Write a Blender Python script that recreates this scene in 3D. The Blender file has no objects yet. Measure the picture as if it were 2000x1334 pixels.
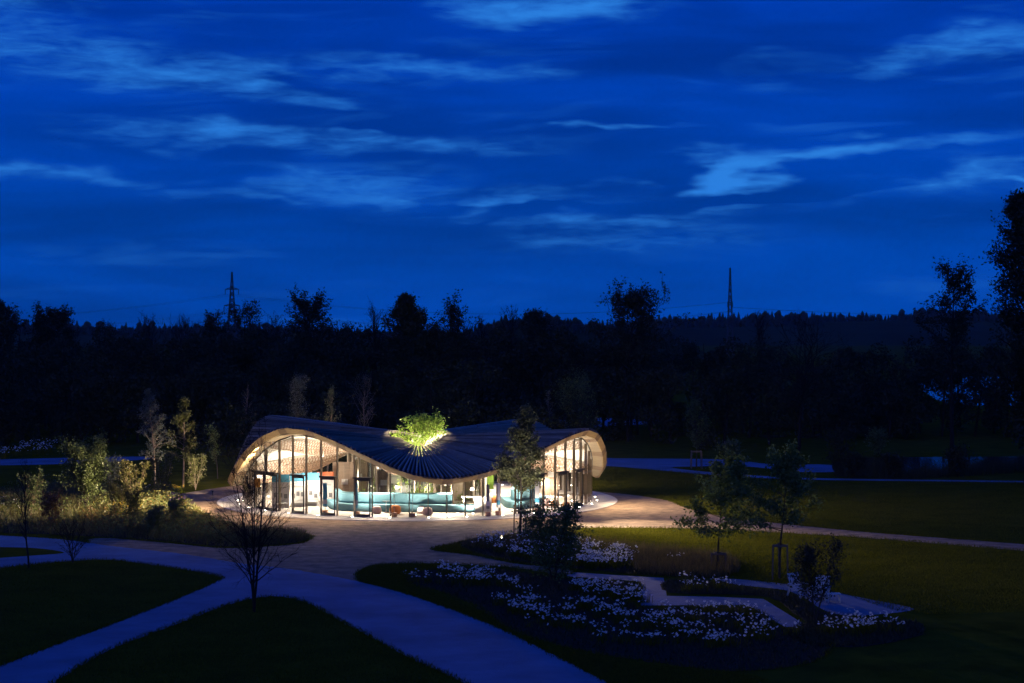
import bpy, math, random
import numpy as np
from mathutils import Vector

# ------------------------------------------------------------------ camera, world, light, exposure
scene = bpy.context.scene
COL = scene.collection
F_PX, H_CAM, HOR = 3500.0, 11.6, 640.0          # focal length in photo pixels, camera height, horizon row
cam_d = bpy.data.cameras.new('camera')
cam_d.sensor_width = 36.0
cam_d.lens = F_PX / 2000.0 * 36.0
cam_d.shift_y = -(667.0 - HOR) / 2000.0
cam_d.clip_start = 0.5
cam_d.clip_end = 12000.0
cam = bpy.data.objects.new('camera', cam_d)
cam.location = (0, 0, H_CAM)
cam.rotation_euler = (math.radians(90), 0, 0)
COL.objects.link(cam)
scene.camera = cam

scene.view_settings.view_transform = 'Standard'
scene.view_settings.look = 'None'
scene.view_settings.gamma = 1.0
scene.view_settings.exposure = 0.0
scene.view_settings.use_curve_mapping = False
cy = scene.cycles
cy.max_bounces = 6
cy.diffuse_bounces = 3
cy.glossy_bounces = 3
cy.transmission_bounces = 4
cy.transparent_max_bounces = 24
cy.caustics_reflective = False
cy.caustics_refractive = False
cy.sample_clamp_indirect = 4.0
cy.sample_clamp_direct = 0.0
cy.use_denoising = True
cy.use_adaptive_sampling = True
cy.adaptive_threshold = 0.04
cy.adaptive_min_samples = 16

world = bpy.data.worlds.new('World')
scene.world = world
world.use_nodes = True


def build_world():
    nt = world.node_tree
    for n in list(nt.nodes):
        nt.nodes.remove(n)
    N, L = nt.nodes, nt.links

    def math_node(op, a, b=None, c=None):
        n = N.new('ShaderNodeMath'); n.operation = op
        for i, v in enumerate((a, b, c)):
            if v is None:
                continue
            if isinstance(v, (int, float)):
                n.inputs[i].default_value = v
            else:
                L.new(v, n.inputs[i])
        return n.outputs[0]

    def smooth(v, lo, hi, t0=0.0, t1=1.0):
        n = N.new('ShaderNodeMapRange'); n.interpolation_type = 'SMOOTHSTEP'
        L.new(v, n.inputs['Value'])
        n.inputs['From Min'].default_value = lo; n.inputs['From Max'].default_value = hi
        n.inputs['To Min'].default_value = t0; n.inputs['To Max'].default_value = t1
        return n.outputs['Result']

    tc = N.new('ShaderNodeTexCoord')
    sep = N.new('ShaderNodeSeparateXYZ'); L.new(tc.outputs['Generated'], sep.inputs[0])
    az = math_node('ARCTAN2', sep.outputs['X'], sep.outputs['Y'])
    el = math_node('ARCSINE', sep.outputs['Z'])

    def noise(sx, sy, off, detail, rough=0.55, dist=0.0):
        cx = N.new('ShaderNodeCombineXYZ')
        L.new(math_node('MULTIPLY_ADD', az, sx, off), cx.inputs[0])
        L.new(math_node('MULTIPLY_ADD', el, sy, off * 0.7), cx.inputs[1])
        cx.inputs[2].default_value = off
        n = N.new('ShaderNodeTexNoise')
        n.inputs['Scale'].default_value = 1.0
        n.inputs['Detail'].default_value = detail
        n.inputs['Roughness'].default_value = rough
        n.inputs['Distortion'].default_value = dist
        L.new(cx.outputs[0], n.inputs['Vector'])
        return n.outputs['Fac']

    wu = noise(14, 60, 3.1, 3)
    wv = noise(16, 46, 7.7, 3)
    az_w = math_node('MULTIPLY_ADD', math_node('SUBTRACT', wu, 0.5), 0.11, az)
    el_w = math_node('MULTIPLY_ADD', math_node('SUBTRACT', wv, 0.5), 0.026, el)
    # gaps in the cloud deck where the lit upper sky shows: centre (azimuth, elevation), half sizes, tilt, brightness
    gaps = [(60, 60, 130, 75, -.05, .55), (110, 120, 200, 40, -.15, .6), (330, 150, 290, 36, -.10, .8), (520, 190, 130, 30, -.05, .75),
            (450, 265, 230, 20, -.03, .85), (760, 285, 260, 15, -.02, .7), (120, 352, 190, 15, -.02, .8), (830, 133, 190, 17, 0, .75),
            (690, 370, 190, 32, -.10, .75), (820, 400, 200, 15, -.05, .75), (1000, 395, 220, 14, .05, .55), (560, 395, 220, 14, -.03, .55),
            (1080, 25, 150, 24, 0, .95), (1425, 348, 100, 20, -.03, 1.2), (1450, 330, 120, 22, .05, 1.05), (1590, 312, 300, 11, .11, .85), (1370, 320, 60, 14, -.1, .6), (1900, 105, 190, 26, .12, .7),
            (1780, 130, 170, 20, .12, .5), (1850, 350, 220, 28, .08, .65), (1980, 354, 90, 6, 0, .9), (1170, 440, 190, 14, .02, .55),
            (1160, 255, 150, 6, .03, .55), (1640, 275, 60, 7, .03, .45), (1300, 415, 260, 16, .03, .45), (1230, 475, 330, 22, .02, .35)]
    total = None
    uv = N.new('ShaderNodeCombineXYZ'); L.new(az_w, uv.inputs[0]); L.new(el_w, uv.inputs[1])
    for (px, py, rx, ry, tilt, w) in gaps:
        mp = N.new('ShaderNodeMapping'); mp.vector_type = 'TEXTURE'
        mp.inputs['Location'].default_value = ((px - 1000) / F_PX, (HOR - py) / F_PX, 0)
        mp.inputs['Rotation'].default_value = (0, 0, tilt)
        mp.inputs['Scale'].default_value = (rx * 1.75 / F_PX, ry * 2.1 / F_PX, 1)
        L.new(uv.outputs[0], mp.inputs['Vector'])
        gr = N.new('ShaderNodeTexGradient'); gr.gradient_type = 'SPHERICAL'
        L.new(mp.outputs[0], gr.inputs['Vector'])
        g = math_node('MULTIPLY', gr.outputs['Fac'], w * (1.30 if px < 1000 else 1.6))
        total = g if total is None else math_node('MAXIMUM', total, g)
    # darker banks drawn across the gaps
    for (px, py, rx, ry, tilt, w) in [(1660, 352, 200, 24, .09, 1.7), (1300, 338, 80, 20, -.05, 1.4), (650, 235, 260, 18, .0, .8), (560, 165, 90, 9, -.05, .6), (850, 402, 70, 9, .03, 1.1), (420, 340, 160, 14, .0, .7), (1500, 385, 200, 10, .05, .8), (1120, 410, 200, 10, .02, .7)]:
        mp = N.new('ShaderNodeMapping'); mp.vector_type = 'TEXTURE'
        mp.inputs['Location'].default_value = ((px - 1000) / F_PX, (HOR - py) / F_PX, 0)
        mp.inputs['Rotation'].default_value = (0, 0, tilt)
        mp.inputs['Scale'].default_value = (rx * 1.4 / F_PX, ry * 1.6 / F_PX, 1)
        L.new(uv.outputs[0], mp.inputs['Vector'])
        gr = N.new('ShaderNodeTexGradient'); gr.gradient_type = 'SPHERICAL'
        L.new(mp.outputs[0], gr.inputs['Vector'])
        total = math_node('SUBTRACT', total, math_node('MULTIPLY', gr.outputs['Fac'], w))
    total = math_node('MAXIMUM', total, 0.0)
    # the rest of the deck: thin broken streaks all round
    streak = smooth(noise(9, 60, 21.3, 4, 0.6, 0.4), 0.54, 0.80)
    wisps = noise(30, 150, 13.0, 6, 0.66, 0.3)
    ragged = math_node('MULTIPLY', math_node('SUBTRACT', wisps, 0.52), 1.7)
    total = math_node('ADD', total, math_node('MULTIPLY', ragged, smooth(total, 0.0, 0.45)))
    total = smooth(total, 0.05, 1.6, 0.0, 1.12)
    total = math_node('MAXIMUM', total, math_node('MULTIPLY', streak, 0.26))
    body = smooth(noise(4.5, 26, 40.0, 4, 0.55, 0.5), 0.30, 0.70, 0.74, 1.18)

    sky = N.new('ShaderNodeTexSky'); sky.sky_type = 'NISHITA'
    sky.sun_disc = False
    sky.sun_elevation = math.radians(1.0)
    sky.sun_rotation = math.radians(210.0)
    bw = N.new('ShaderNodeRGBToBW'); L.new(sky.outputs[0], bw.inputs[0])
    lum = smooth(bw.outputs[0], 0.0, 3.0, 0.93, 1.07)
    # dusk colour of the deck by elevation: a little paler low down
    ramp = N.new('ShaderNodeValToRGB')
    L.new(smooth(el, 0.0, 0.20), ramp.inputs[0])
    ramp.color_ramp.elements[0].color = (0.0, 0.062, 0.430, 1)
    ramp.color_ramp.elements[1].color = (0.0, 0.040, 0.390, 1)
    deck = N.new('ShaderNodeVectorMath'); deck.operation = 'SCALE'
    L.new(ramp.outputs[0], deck.inputs[0]); L.new(math_node('MULTIPLY', lum, body), deck.inputs['Scale'])
    mix = N.new('ShaderNodeMix'); mix.data_type = 'RGBA'
    mix.clamp_factor = False
    L.new(total, mix.inputs['Factor'])
    L.new(deck.outputs[0], mix.inputs['A'])
    mix.inputs['B'].default_value = (0.022, 0.200, 0.71, 1)
    bg = N.new('ShaderNodeBackground'); bg.inputs['Strength'].default_value = 1.0
    L.new(mix.outputs['Result'], bg.inputs['Color'])
    out = N.new('ShaderNodeOutputWorld'); L.new(bg.outputs[0], out.inputs['Surface'])
    world.cycles.sampling_method = 'MANUAL'
    world.cycles.sample_map_resolution = 512


build_world()

sun_d = bpy.data.lights.new('warm_fill_sun', 'SUN')     # added weak warm fill from behind the camera, tempers the blue on roof and leaves
sun_d.energy = 0.09
sun_d.angle = math.radians(40)
sun_d.color = (1.0, 0.86, 0.70)
sun = bpy.data.objects.new('warm_fill_sun', sun_d)
sun.rotation_euler = (math.radians(55), 0, math.radians(-30))
COL.objects.link(sun)

# ------------------------------------------------------------------ helpers
R = math.radians


def G(px, py, z=0.0):
    """ground point seen at a photo pixel"""
    Y = F_PX * (H_CAM - z) / (py - HOR)
    return ((px - 1000.0) * Y / F_PX, Y, z)


def at(px, py, Y):
    return ((px - 1000.0) * Y / F_PX, Y, H_CAM - (py - HOR) * Y / F_PX)


def set_props(o, label=None, cat=None, group=None, kind=None):
    if label: o['label'] = label
    if cat: o['category'] = cat
    if group: o['group'] = group
    if kind: o['kind'] = kind
    return o


def empty(name, loc=(0, 0, 0), label=None, cat=None, group=None, rz=0.0):
    o = bpy.data.objects.new(name, None)
    o.empty_display_size = 0.2
    o.location = loc
    o.rotation_euler = (0, 0, rz)
    COL.objects.link(o)
    return set_props(o, label, cat, group)


def link_mesh(name, me, mat=None, parent=None, smooth=False):
    if mat is not None and not me.materials:
        me.materials.append(mat)
    if smooth:
        me.polygons.foreach_set('use_smooth', np.ones(len(me.polygons), dtype=bool))
    o = bpy.data.objects.new(name, me)
    COL.objects.link(o)
    if parent is not None:
        o.parent = parent
    return o


def np_mesh(name, V, F):
    """V (n,3), F (m,k) all faces with k corners"""
    V = np.asarray(V, dtype=np.float32); F = np.asarray(F, dtype=np.int32)
    me = bpy.data.meshes.new(name)
    m, k = F.shape
    me.vertices.add(len(V)); me.vertices.foreach_set('co', V.ravel())
    me.loops.add(m * k); me.loops.foreach_set('vertex_index', F.ravel())
    me.polygons.add(m)
    me.polygons.foreach_set('loop_start', np.arange(0, m * k, k, dtype=np.int32))
    me.update(calc_edges=True)
    return me


class MB:
    def __init__(self):
        self.v, self.f = [], []

    def add(self, vs, fs):
        b = len(self.v)
        self.v += [tuple(p) for p in vs]
        self.f += [tuple(i + b for i in f) for f in fs]
        return self

    def box(self, c, s, rz=0.0, rx=0.0):
        cz, sz = math.cos(rz), math.sin(rz); cx, sx = math.cos(rx), math.sin(rx)
        vs = []
        for dx in (-.5, .5):
            for dy in (-.5, .5):
                for dz in (-.5, .5):
                    x, y, z = dx * s[0], dy * s[1], dz * s[2]
                    y, z = y * cx - z * sx, y * sx + z * cx
                    x, y = x * cz - y * sz, x * sz + y * cz
                    vs.append((c[0] + x, c[1] + y, c[2] + z))
        return self.add(vs, [(0, 1, 3, 2), (4, 6, 7, 5), (0, 4, 5, 1), (2, 3, 7, 6), (0, 2, 6, 4), (1, 5, 7, 3)])

    def hexa(self, p):
        """8 corners: bottom loop 0-3, top loop 4-7"""
        return self.add(p, [(3, 2, 1, 0), (4, 5, 6, 7), (0, 1, 5, 4), (1, 2, 6, 5), (2, 3, 7, 6), (3, 0, 4, 7)])

    def bar(self, a, b, w, h=None):
        a, b = Vector(a), Vector(b); h = h or w
        d = (b - a).normalized()
        up = Vector((0, 0, 1)) if abs(d.z) < .9 else Vector((0, 1, 0))
        s = d.cross(up).normalized(); u = s.cross(d).normalized()
        p = []
        for q in (a, b):
            for (i, j) in ((-1, -1), (1, -1), (1, 1), (-1, 1)):
                p.append(q + s * (i * w / 2) + u * (j * h / 2))
        return self.hexa(p)

    def tube(self, pts, rad, n=6, cap=True):
        pts = [Vector(p) for p in pts]
        if isinstance(rad, (int, float)): rad = [rad] * len(pts)
        vs, fs = [], []
        for i, p in enumerate(pts):
            d = (pts[min(i + 1, len(pts) - 1)] - pts[max(i - 1, 0)]).normalized()
            up = Vector((0, 0, 1)) if abs(d.z) < .9 else Vector((1, 0, 0))
            s = d.cross(up).normalized(); u = s.cross(d).normalized()
            for k in range(n):
                a = 2 * math.pi * k / n
                vs.append(p + (s * math.cos(a) + u * math.sin(a)) * rad[i])
        for i in range(len(pts) - 1):
            for k in range(n):
                k2 = (k + 1) % n
                fs.append((i * n + k, i * n + k2, (i + 1) * n + k2, (i + 1) * n + k))
        if cap:
            fs.append(tuple(range(n - 1, -1, -1)))
            fs.append(tuple(range((len(pts) - 1) * n, len(pts) * n)))
        return self.add(vs, fs)

    def lathe(self, c, prof, n=20):
        vs, fs = [], []
        for (r, z) in prof:
            for k in range(n):
                a = 2 * math.pi * k / n
                vs.append((c[0] + r * math.cos(a), c[1] + r * math.sin(a), c[2] + z))
        for i in range(len(prof) - 1):
            for k in range(n):
                k2 = (k + 1) % n
                fs.append((i * n + k, i * n + k2, (i + 1) * n + k2, (i + 1) * n + k))
        fs.append(tuple(range(n - 1, -1, -1))); fs.append(tuple(range((len(prof) - 1) * n, len(prof) * n)))
        return self.add(vs, fs)

    def mesh(self, name):
        me = bpy.data.meshes.new(name)
        me.from_pydata(self.v, [], self.f)
        me.update()
        return me

    def build(self, name, mat, parent=None, smooth=False, bevel=0.0):
        o = link_mesh(name, self.mesh(name), mat, parent, smooth)
        if bevel:
            m = o.modifiers.new('bevel', 'BEVEL'); m.width = bevel; m.segments = 2; m.limit_method = 'ANGLE'
        return o


# ------------------------------------------------------------------ materials
def new_mat(name):
    m = bpy.data.materials.new(name); m.use_nodes = True
    nt = m.node_tree
    bsdf = nt.nodes['Principled BSDF']
    return m, nt, bsdf


def mat(name, col, rough=0.6, var=0.25, scale=4.0, bump=0.0, bscale=None, spec=0.5, metal=0.0, stretch=(1, 1, 1), col2=None, detail=6):
    m, nt, b = new_mat(name)
    N, L = nt.nodes, nt.links
    tc = N.new('ShaderNodeTexCoord'); mp = N.new('ShaderNodeMapping')
    mp.inputs['Scale'].default_value = stretch
    L.new(tc.outputs['Object'], mp.inputs[0])
    nz = N.new('ShaderNodeTexNoise'); nz.inputs['Scale'].default_value = scale
    nz.inputs['Detail'].default_value = detail; nz.inputs['Roughness'].default_value = 0.6
    L.new(mp.outputs[0], nz.inputs['Vector'])
    rp = N.new('ShaderNodeValToRGB')
    c2 = col2 or tuple(c * (1 - var) for c in col)
    c1 = tuple(min(1, c * (1 + var * (0 if col2 else 1))) for c in col)
    rp.color_ramp.elements[0].position = 0.30; rp.color_ramp.elements[0].color = (*c2, 1)
    rp.color_ramp.elements[1].position = 0.70; rp.color_ramp.elements[1].color = (*c1, 1)
    L.new(nz.outputs['Fac'], rp.inputs[0])
    L.new(rp.outputs[0], b.inputs['Base Color'])
    b.inputs['Roughness'].default_value = rough
    b.inputs['Metallic'].default_value = metal
    b.inputs['Specular IOR Level'].default_value = spec
    if bump:
        n2 = N.new('ShaderNodeTexNoise'); n2.inputs['Scale'].default_value = bscale or scale * 4
        n2.inputs['Detail'].default_value = 4
        L.new(mp.outputs[0], n2.inputs['Vector'])
        bp = N.new('ShaderNodeBump'); bp.inputs['Strength'].default_value = bump; bp.inputs['Distance'].default_value = 0.05
        L.new(n2.outputs['Fac'], bp.inputs['Height']); L.new(bp.outputs[0], b.inputs['Normal'])
    return m


def leaf_mat(name, col, col2, transl=0.35, gloss=0.03):
    m = bpy.data.materials.new(name); m.use_nodes = True
    nt = m.node_tree; N, L = nt.nodes, nt.links
    for n in list(N): N.remove(n)
    geo = N.new('ShaderNodeNewGeometry')
    rp = N.new('ShaderNodeValToRGB')
    rp.color_ramp.elements[0].color = (*col2, 1); rp.color_ramp.elements[1].color = (*col, 1)
    L.new(geo.outputs['Random Per Island'], rp.inputs[0])
    d = N.new('ShaderNodeBsdfDiffuse'); t = N.new('ShaderNodeBsdfTranslucent')
    L.new(rp.outputs[0], d.inputs[0]); L.new(rp.outputs[0], t.inputs[0])
    g = N.new('ShaderNodeBsdfGlossy'); g.inputs['Roughness'].default_value = 0.45
    g.inputs['Color'].default_value = (0.6, 0.6, 0.6, 1)
    mx = N.new('ShaderNodeMixShader'); mx.inputs[0].default_value = transl
    L.new(d.outputs[0], mx.inputs[1]); L.new(t.outputs[0], mx.inputs[2])
    m2 = N.new('ShaderNodeMixShader'); m2.inputs[0].default_value = gloss
    L.new(mx.outputs[0], m2.inputs[1]); L.new(g.outputs[0], m2.inputs[2])
    o = N.new('ShaderNodeOutputMaterial'); L.new(m2.outputs[0], o.inputs[0])
    return m


def wood_mat(name, c1, c2, rough=0.6, axis_scale=(1, 1, 1), scale=3.0, per_object=0.15):
    """wood with grain stretched along one object axis and a tone of its own for each board"""
    m, nt, b = new_mat(name)
    N, L = nt.nodes, nt.links
    tc = N.new('ShaderNodeTexCoord'); mp = N.new('ShaderNodeMapping'); mp.inputs['Scale'].default_value = axis_scale
    L.new(tc.outputs['Object'], mp.inputs[0])
    nz = N.new('ShaderNodeTexNoise'); nz.inputs['Scale'].default_value = scale; nz.inputs['Detail'].default_value = 8
    L.new(mp.outputs[0], nz.inputs['Vector'])
    rp = N.new('ShaderNodeValToRGB')
    rp.color_ramp.elements[0].position = 0.3; rp.color_ramp.elements[0].color = (*c2, 1)
    rp.color_ramp.elements[1].position = 0.7; rp.color_ramp.elements[1].color = (*c1, 1)
    L.new(nz.outputs['Fac'], rp.inputs[0])
    oi = N.new('ShaderNodeObjectInfo')
    mr = N.new('ShaderNodeMapRange'); mr.inputs['To Min'].default_value = 1 - per_object; mr.inputs['To Max'].default_value = 1 + per_object
    L.new(oi.outputs['Random'], mr.inputs['Value'])
    vm = N.new('ShaderNodeVectorMath'); vm.operation = 'SCALE'
    L.new(rp.outputs[0], vm.inputs[0]); L.new(mr.outputs[0], vm.inputs['Scale'])
    L.new(vm.outputs[0], b.inputs['Base Color'])
    b.inputs['Roughness'].default_value = rough
    return m


def glass_mat(name, tint=(0.93, 0.95, 0.95), strength=0.9):
    m = bpy.data.materials.new(name); m.use_nodes = True
    nt = m.node_tree; N, L = nt.nodes, nt.links
    for n in list(N): N.remove(n)
    t = N.new('ShaderNodeBsdfTransparent'); t.inputs[0].default_value = (*tint, 1)
    g = N.new('ShaderNodeBsdfGlossy'); g.inputs['Roughness'].default_value = 0.02
    fr = N.new('ShaderNodeFresnel'); fr.inputs['IOR'].default_value = 1.45
    mu = N.new('ShaderNodeMath'); mu.operation = 'MULTIPLY'; mu.inputs[1].default_value = strength
    L.new(fr.outputs[0], mu.inputs[0])
    mx = N.new('ShaderNodeMixShader')
    L.new(mu.outputs[0], mx.inputs[0]); L.new(t.outputs[0], mx.inputs[1]); L.new(g.outputs[0], mx.inputs[2])
    o = N.new('ShaderNodeOutputMaterial'); L.new(mx.outputs[0], o.inputs[0])
    return m


def emit_mat(name, col, s):
    m = bpy.data.materials.new(name); m.use_nodes = True
    nt = m.node_tree
    for n in list(nt.nodes): nt.nodes.remove(n)
    e = nt.nodes.new('ShaderNodeEmission'); e.inputs[0].default_value = (*col, 1); e.inputs[1].default_value = s
    o = nt.nodes.new('ShaderNodeOutputMaterial'); nt.links.new(e.outputs[0], o.inputs[0])
    return m


M = {}
M['grass'] = mat('lawn', (0.095, 0.094, 0.010), 0.95, scale=0.5, col2=(0.036, 0.042, 0.005), bump=0.6, bscale=9, spec=0.0, detail=10)
M['blade'] = leaf_mat('grass_blades', (0.13, 0.135, 0.012), (0.06, 0.068, 0.007), 0.3, 0.0)
M['blade_dry'] = leaf_mat('dry_grass', (0.16, 0.12, 0.05), (0.06, 0.06, 0.022), 0.3)
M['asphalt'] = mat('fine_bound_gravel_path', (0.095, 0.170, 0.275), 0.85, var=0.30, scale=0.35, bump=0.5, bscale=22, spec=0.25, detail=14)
M['gravel'] = mat('brown_gravel', (0.33, 0.225, 0.145), 0.9, scale=1.3, col2=(0.10, 0.072, 0.05), bump=1.0, bscale=7, spec=0.25, detail=10)
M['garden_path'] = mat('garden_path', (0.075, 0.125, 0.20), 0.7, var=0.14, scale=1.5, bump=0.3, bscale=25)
M['soil'] = mat('dark_soil', (0.020, 0.016, 0.012), 0.95, scale=3, var=0.4, bump=0.6, bscale=14, spec=0.1)
M['water'] = mat('pond_water', (0.004, 0.008, 0.012), 0.06, var=0.1, scale=2, bump=0.10, bscale=5, spec=0.6)
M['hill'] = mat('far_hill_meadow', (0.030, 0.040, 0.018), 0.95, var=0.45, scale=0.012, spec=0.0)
M['slab'] = mat('pale_concrete', (0.52, 0.48, 0.43), 0.75, var=0.07, scale=1.5, bump=0.1, bscale=20)
M['floor'] = mat('terrazzo_floor', (0.60, 0.53, 0.47), 0.42, var=0.06, scale=3.0)
M['membrane'] = mat('dark_roof_membrane', (0.012, 0.012, 0.013), 0.8, var=0.2, scale=2)
M['slat'] = wood_mat('weathered_roof_slat', (0.36, 0.28, 0.21), (0.22, 0.17, 0.125), 0.55, (1, 14, 14), 1.2, 0.55)
M['fascia'] = wood_mat('pale_larch_fascia', (0.42, 0.285, 0.125), (0.31, 0.21, 0.088), 0.55, (1, 1, 9), 1.3, 0.10)
M['fascia_dark'] = wood_mat('brown_fascia', (0.26, 0.165, 0.085), (0.19, 0.12, 0.06), 0.6, (1, 1, 9), 1.3, 0.1)
M['ceiling'] = mat('white_stained_timber', (0.74, 0.68, 0.60), 0.6, var=0.05, scale=2, stretch=(1, 1, 1))
M['soffit'] = wood_mat('pale_soffit', (0.38, 0.29, 0.17), (0.30, 0.225, 0.13), 0.6, (1, 1, 9), 1.3, 0.1)
M['leaf_lawn'] = leaf_mat('fresh_green_leaves', (0.17, 0.23, 0.06), (0.08, 0.12, 0.03), 0.35, 0.03)
M['flax'] = mat('flax_fibre', (0.36, 0.235, 0.16), 0.6, var=0.25, scale=8)
M['flax_edge'] = mat('pale_edge_beam', (0.70, 0.62, 0.52), 0.6, var=0.06, scale=3)
M['post'] = wood_mat('facade_post', (0.20, 0.155, 0.115), (0.15, 0.115, 0.085), 0.5, (8, 8, 1), 2, 0.1)
M['frame'] = mat('dark_door_frame', (0.030, 0.027, 0.024), 0.4, var=0.15, scale=3)
M['glass'] = glass_mat('facade_glass')
M['inner_glass'] = glass_mat('courtyard_glass', (0.90, 0.93, 0.93), 0.9)
M['steel'] = mat('steel', (0.45, 0.45, 0.45), 0.35, var=0.1, metal=0.9)
M['sofa'] = mat('turquoise_fabric', (0.09, 0.205, 0.25), 0.9, var=0.08, scale=6, bump=0.15, bscale=40)
M['pouf_pink'] = mat('pale_pink_fabric', (0.62, 0.45, 0.42), 0.9, var=0.08, scale=6)
M['pouf_orange'] = mat('orange_fabric', (0.66, 0.24, 0.07), 0.9, var=0.1, scale=6)
M['pouf_mauve'] = mat('mauve_fabric', (0.30, 0.20, 0.20), 0.9, var=0.1, scale=6)
M['white'] = mat('white_laminate', (0.72, 0.69, 0.66), 0.5, var=0.03, scale=2)
M['blue_print'] = mat('blue_print', (0.08, 0.33, 0.50), 0.5, var=0.05)
M['orange_print'] = mat('orange_print', (0.62, 0.14, 0.04), 0.5, var=0.05)
M['grey_print'] = mat('grey_print', (0.16, 0.16, 0.17), 0.5, var=0.4, scale=9)
M['green_print'] = mat('green_print', (0.20, 0.36, 0.03), 0.5, var=0.1)
M['amber'] = mat('amber_board', (0.75, 0.33, 0.03), 0.5, var=0.1)
M['cork'] = mat('wooden_plinth', (0.52, 0.28, 0.16), 0.7, var=0.1, scale=9)
M['panel_brown'] = wood_mat('timber_partition', (0.34, 0.25, 0.18), (0.26, 0.19, 0.135), 0.6, (1, 1, 8), 1.5, 0.1)
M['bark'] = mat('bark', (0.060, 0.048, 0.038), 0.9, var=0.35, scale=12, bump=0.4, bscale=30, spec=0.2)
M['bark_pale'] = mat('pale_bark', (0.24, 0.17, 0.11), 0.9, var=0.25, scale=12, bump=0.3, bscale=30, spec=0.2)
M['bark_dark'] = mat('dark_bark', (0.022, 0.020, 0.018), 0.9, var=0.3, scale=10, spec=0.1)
M['stake'] = wood_mat('tree_stake', (0.16, 0.115, 0.08), (0.11, 0.08, 0.055), 0.7, (6, 6, 1), 3, 0.15)
M['leaf_court'] = leaf_mat('bright_leaves', (0.30, 0.40, 0.06), (0.17, 0.25, 0.035), 0.5)
M['leaf_young'] = leaf_mat('young_leaves', (0.19, 0.19, 0.085), (0.10, 0.11, 0.05), 0.45)
M['leaf_olive'] = leaf_mat('olive_leaves', (0.17, 0.16, 0.04), (0.085, 0.09, 0.026), 0.4)
M['leaf_green'] = leaf_mat('green_leaves', (0.15, 0.19, 0.06), (0.075, 0.105, 0.034), 0.35)
M['leaf_grey'] = leaf_mat('grey_green_leaves', (0.20, 0.21, 0.14), (0.11, 0.12, 0.085), 0.35)
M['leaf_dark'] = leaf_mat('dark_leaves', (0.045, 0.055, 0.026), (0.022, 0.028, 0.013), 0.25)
M['leaf_yellow'] = leaf_mat('yellow_flower', (0.60, 0.38, 0.02), (0.34, 0.22, 0.02), 0.3)
M['leaf_rust'] = leaf_mat('rust_leaves', (0.22, 0.11, 0.035), (0.10, 0.06, 0.02), 0.3)
M['petal'] = leaf_mat('white_petals', (0.80, 0.80, 0.76), (0.62, 0.62, 0.56), 0.35)
M['petal_violet'] = leaf_mat('violet_petals', (0.22, 0.13, 0.30), (0.14, 0.08, 0.2), 0.3)
M['pylon'] = mat('galvanised_lattice', (0.06, 0.062, 0.065), 0.7, var=0.1)
M['chair_wood'] = wood_mat('pale_garden_chair', (0.62, 0.60, 0.56), (0.48, 0.46, 0.43), 0.6, (8, 1, 1), 3, 0.12)
M['lamp'] = emit_mat('lit_lamp_glass', (1.0, 0.86, 0.66), 40.0)
M['lamp_soft'] = emit_mat('lit_lamp_shade', (1.0, 0.86, 0.66), 12.0)
WARM = (1.0, 0.86, 0.68)


# ------------------------------------------------------------------ ground
def sheet(name, pts, z, m, kind='structure', sub=None):
    me = bpy.data.meshes.new(name)
    vs = [(p[0], p[1], z) for p in pts]
    me.from_pydata(vs, [], [tuple(range(len(vs)))])
    me.update()
    o = link_mesh(name, me, m)
    if o.data.polygons[0].normal.z < 0:
        o.data.flip_normals()
    o['kind'] = kind
    return o


def px_poly(pl, smooth_it=True, n=4, rag=0.0):
    """closed outline given in photo pixels -> ground points, rounded with a Catmull-Rom spline"""
    P = [np.array(G(*p)[:2]) for p in pl]
    if not smooth_it:
        return [tuple(p) for p in P]
    out = []
    k = len(P)
    for i in range(k):
        a, b, c, d = P[i - 1], P[i], P[(i + 1) % k], P[(i + 2) % k]
        for j in range(n):
            t = j / n
            # centripetal-ish: limit tangents so that long neighbours do not overshoot
            l = np.linalg.norm(c - b)
            m1 = (c - a); m1 = m1 / (np.linalg.norm(m1) + 1e-9) * l * 0.8
            m2 = (d - b); m2 = m2 / (np.linalg.norm(m2) + 1e-9) * l * 0.8
            h = ((2 * t**3 - 3 * t**2 + 1) * b + (t**3 - 2 * t**2 + t) * m1 + (-2 * t**3 + 3 * t**2) * c + (t**3 - t**2) * m2)
            out.append(tuple(h))
    if rag:
        rj = np.random.default_rng(len(out))
        out = [tuple(np.array(p) + rj.normal(size=2) * rag) for p in out]
    return out


CX, CY = -6.31, 120.7          # centre of the pavilion


def P3(r, th, z):
    a = R(th)
    return (CX + r * math.sin(a), CY - r * math.cos(a), z)


def ground():
    me = bpy.data.meshes.new('ground')
    nx, ny = 60, 90
    xs = np.linspace(-2600, 2600, nx); ys = np.concatenate([np.linspace(-60, 400, 40), np.linspace(450, 5200, ny - 40)])
    V = np.array([(x, y, 0.0) for y in ys for x in xs])
    idx = np.arange(nx * ny).reshape(ny, nx)
    Fq = np.stack([idx[:-1, :-1], idx[:-1, 1:], idx[1:, 1:], idx[1:, :-1]], -1).reshape(-1, 4)
    o = link_mesh('ground', np_mesh('ground', V, Fq), M['grass']); o['kind'] = 'structure'


ground()

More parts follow.
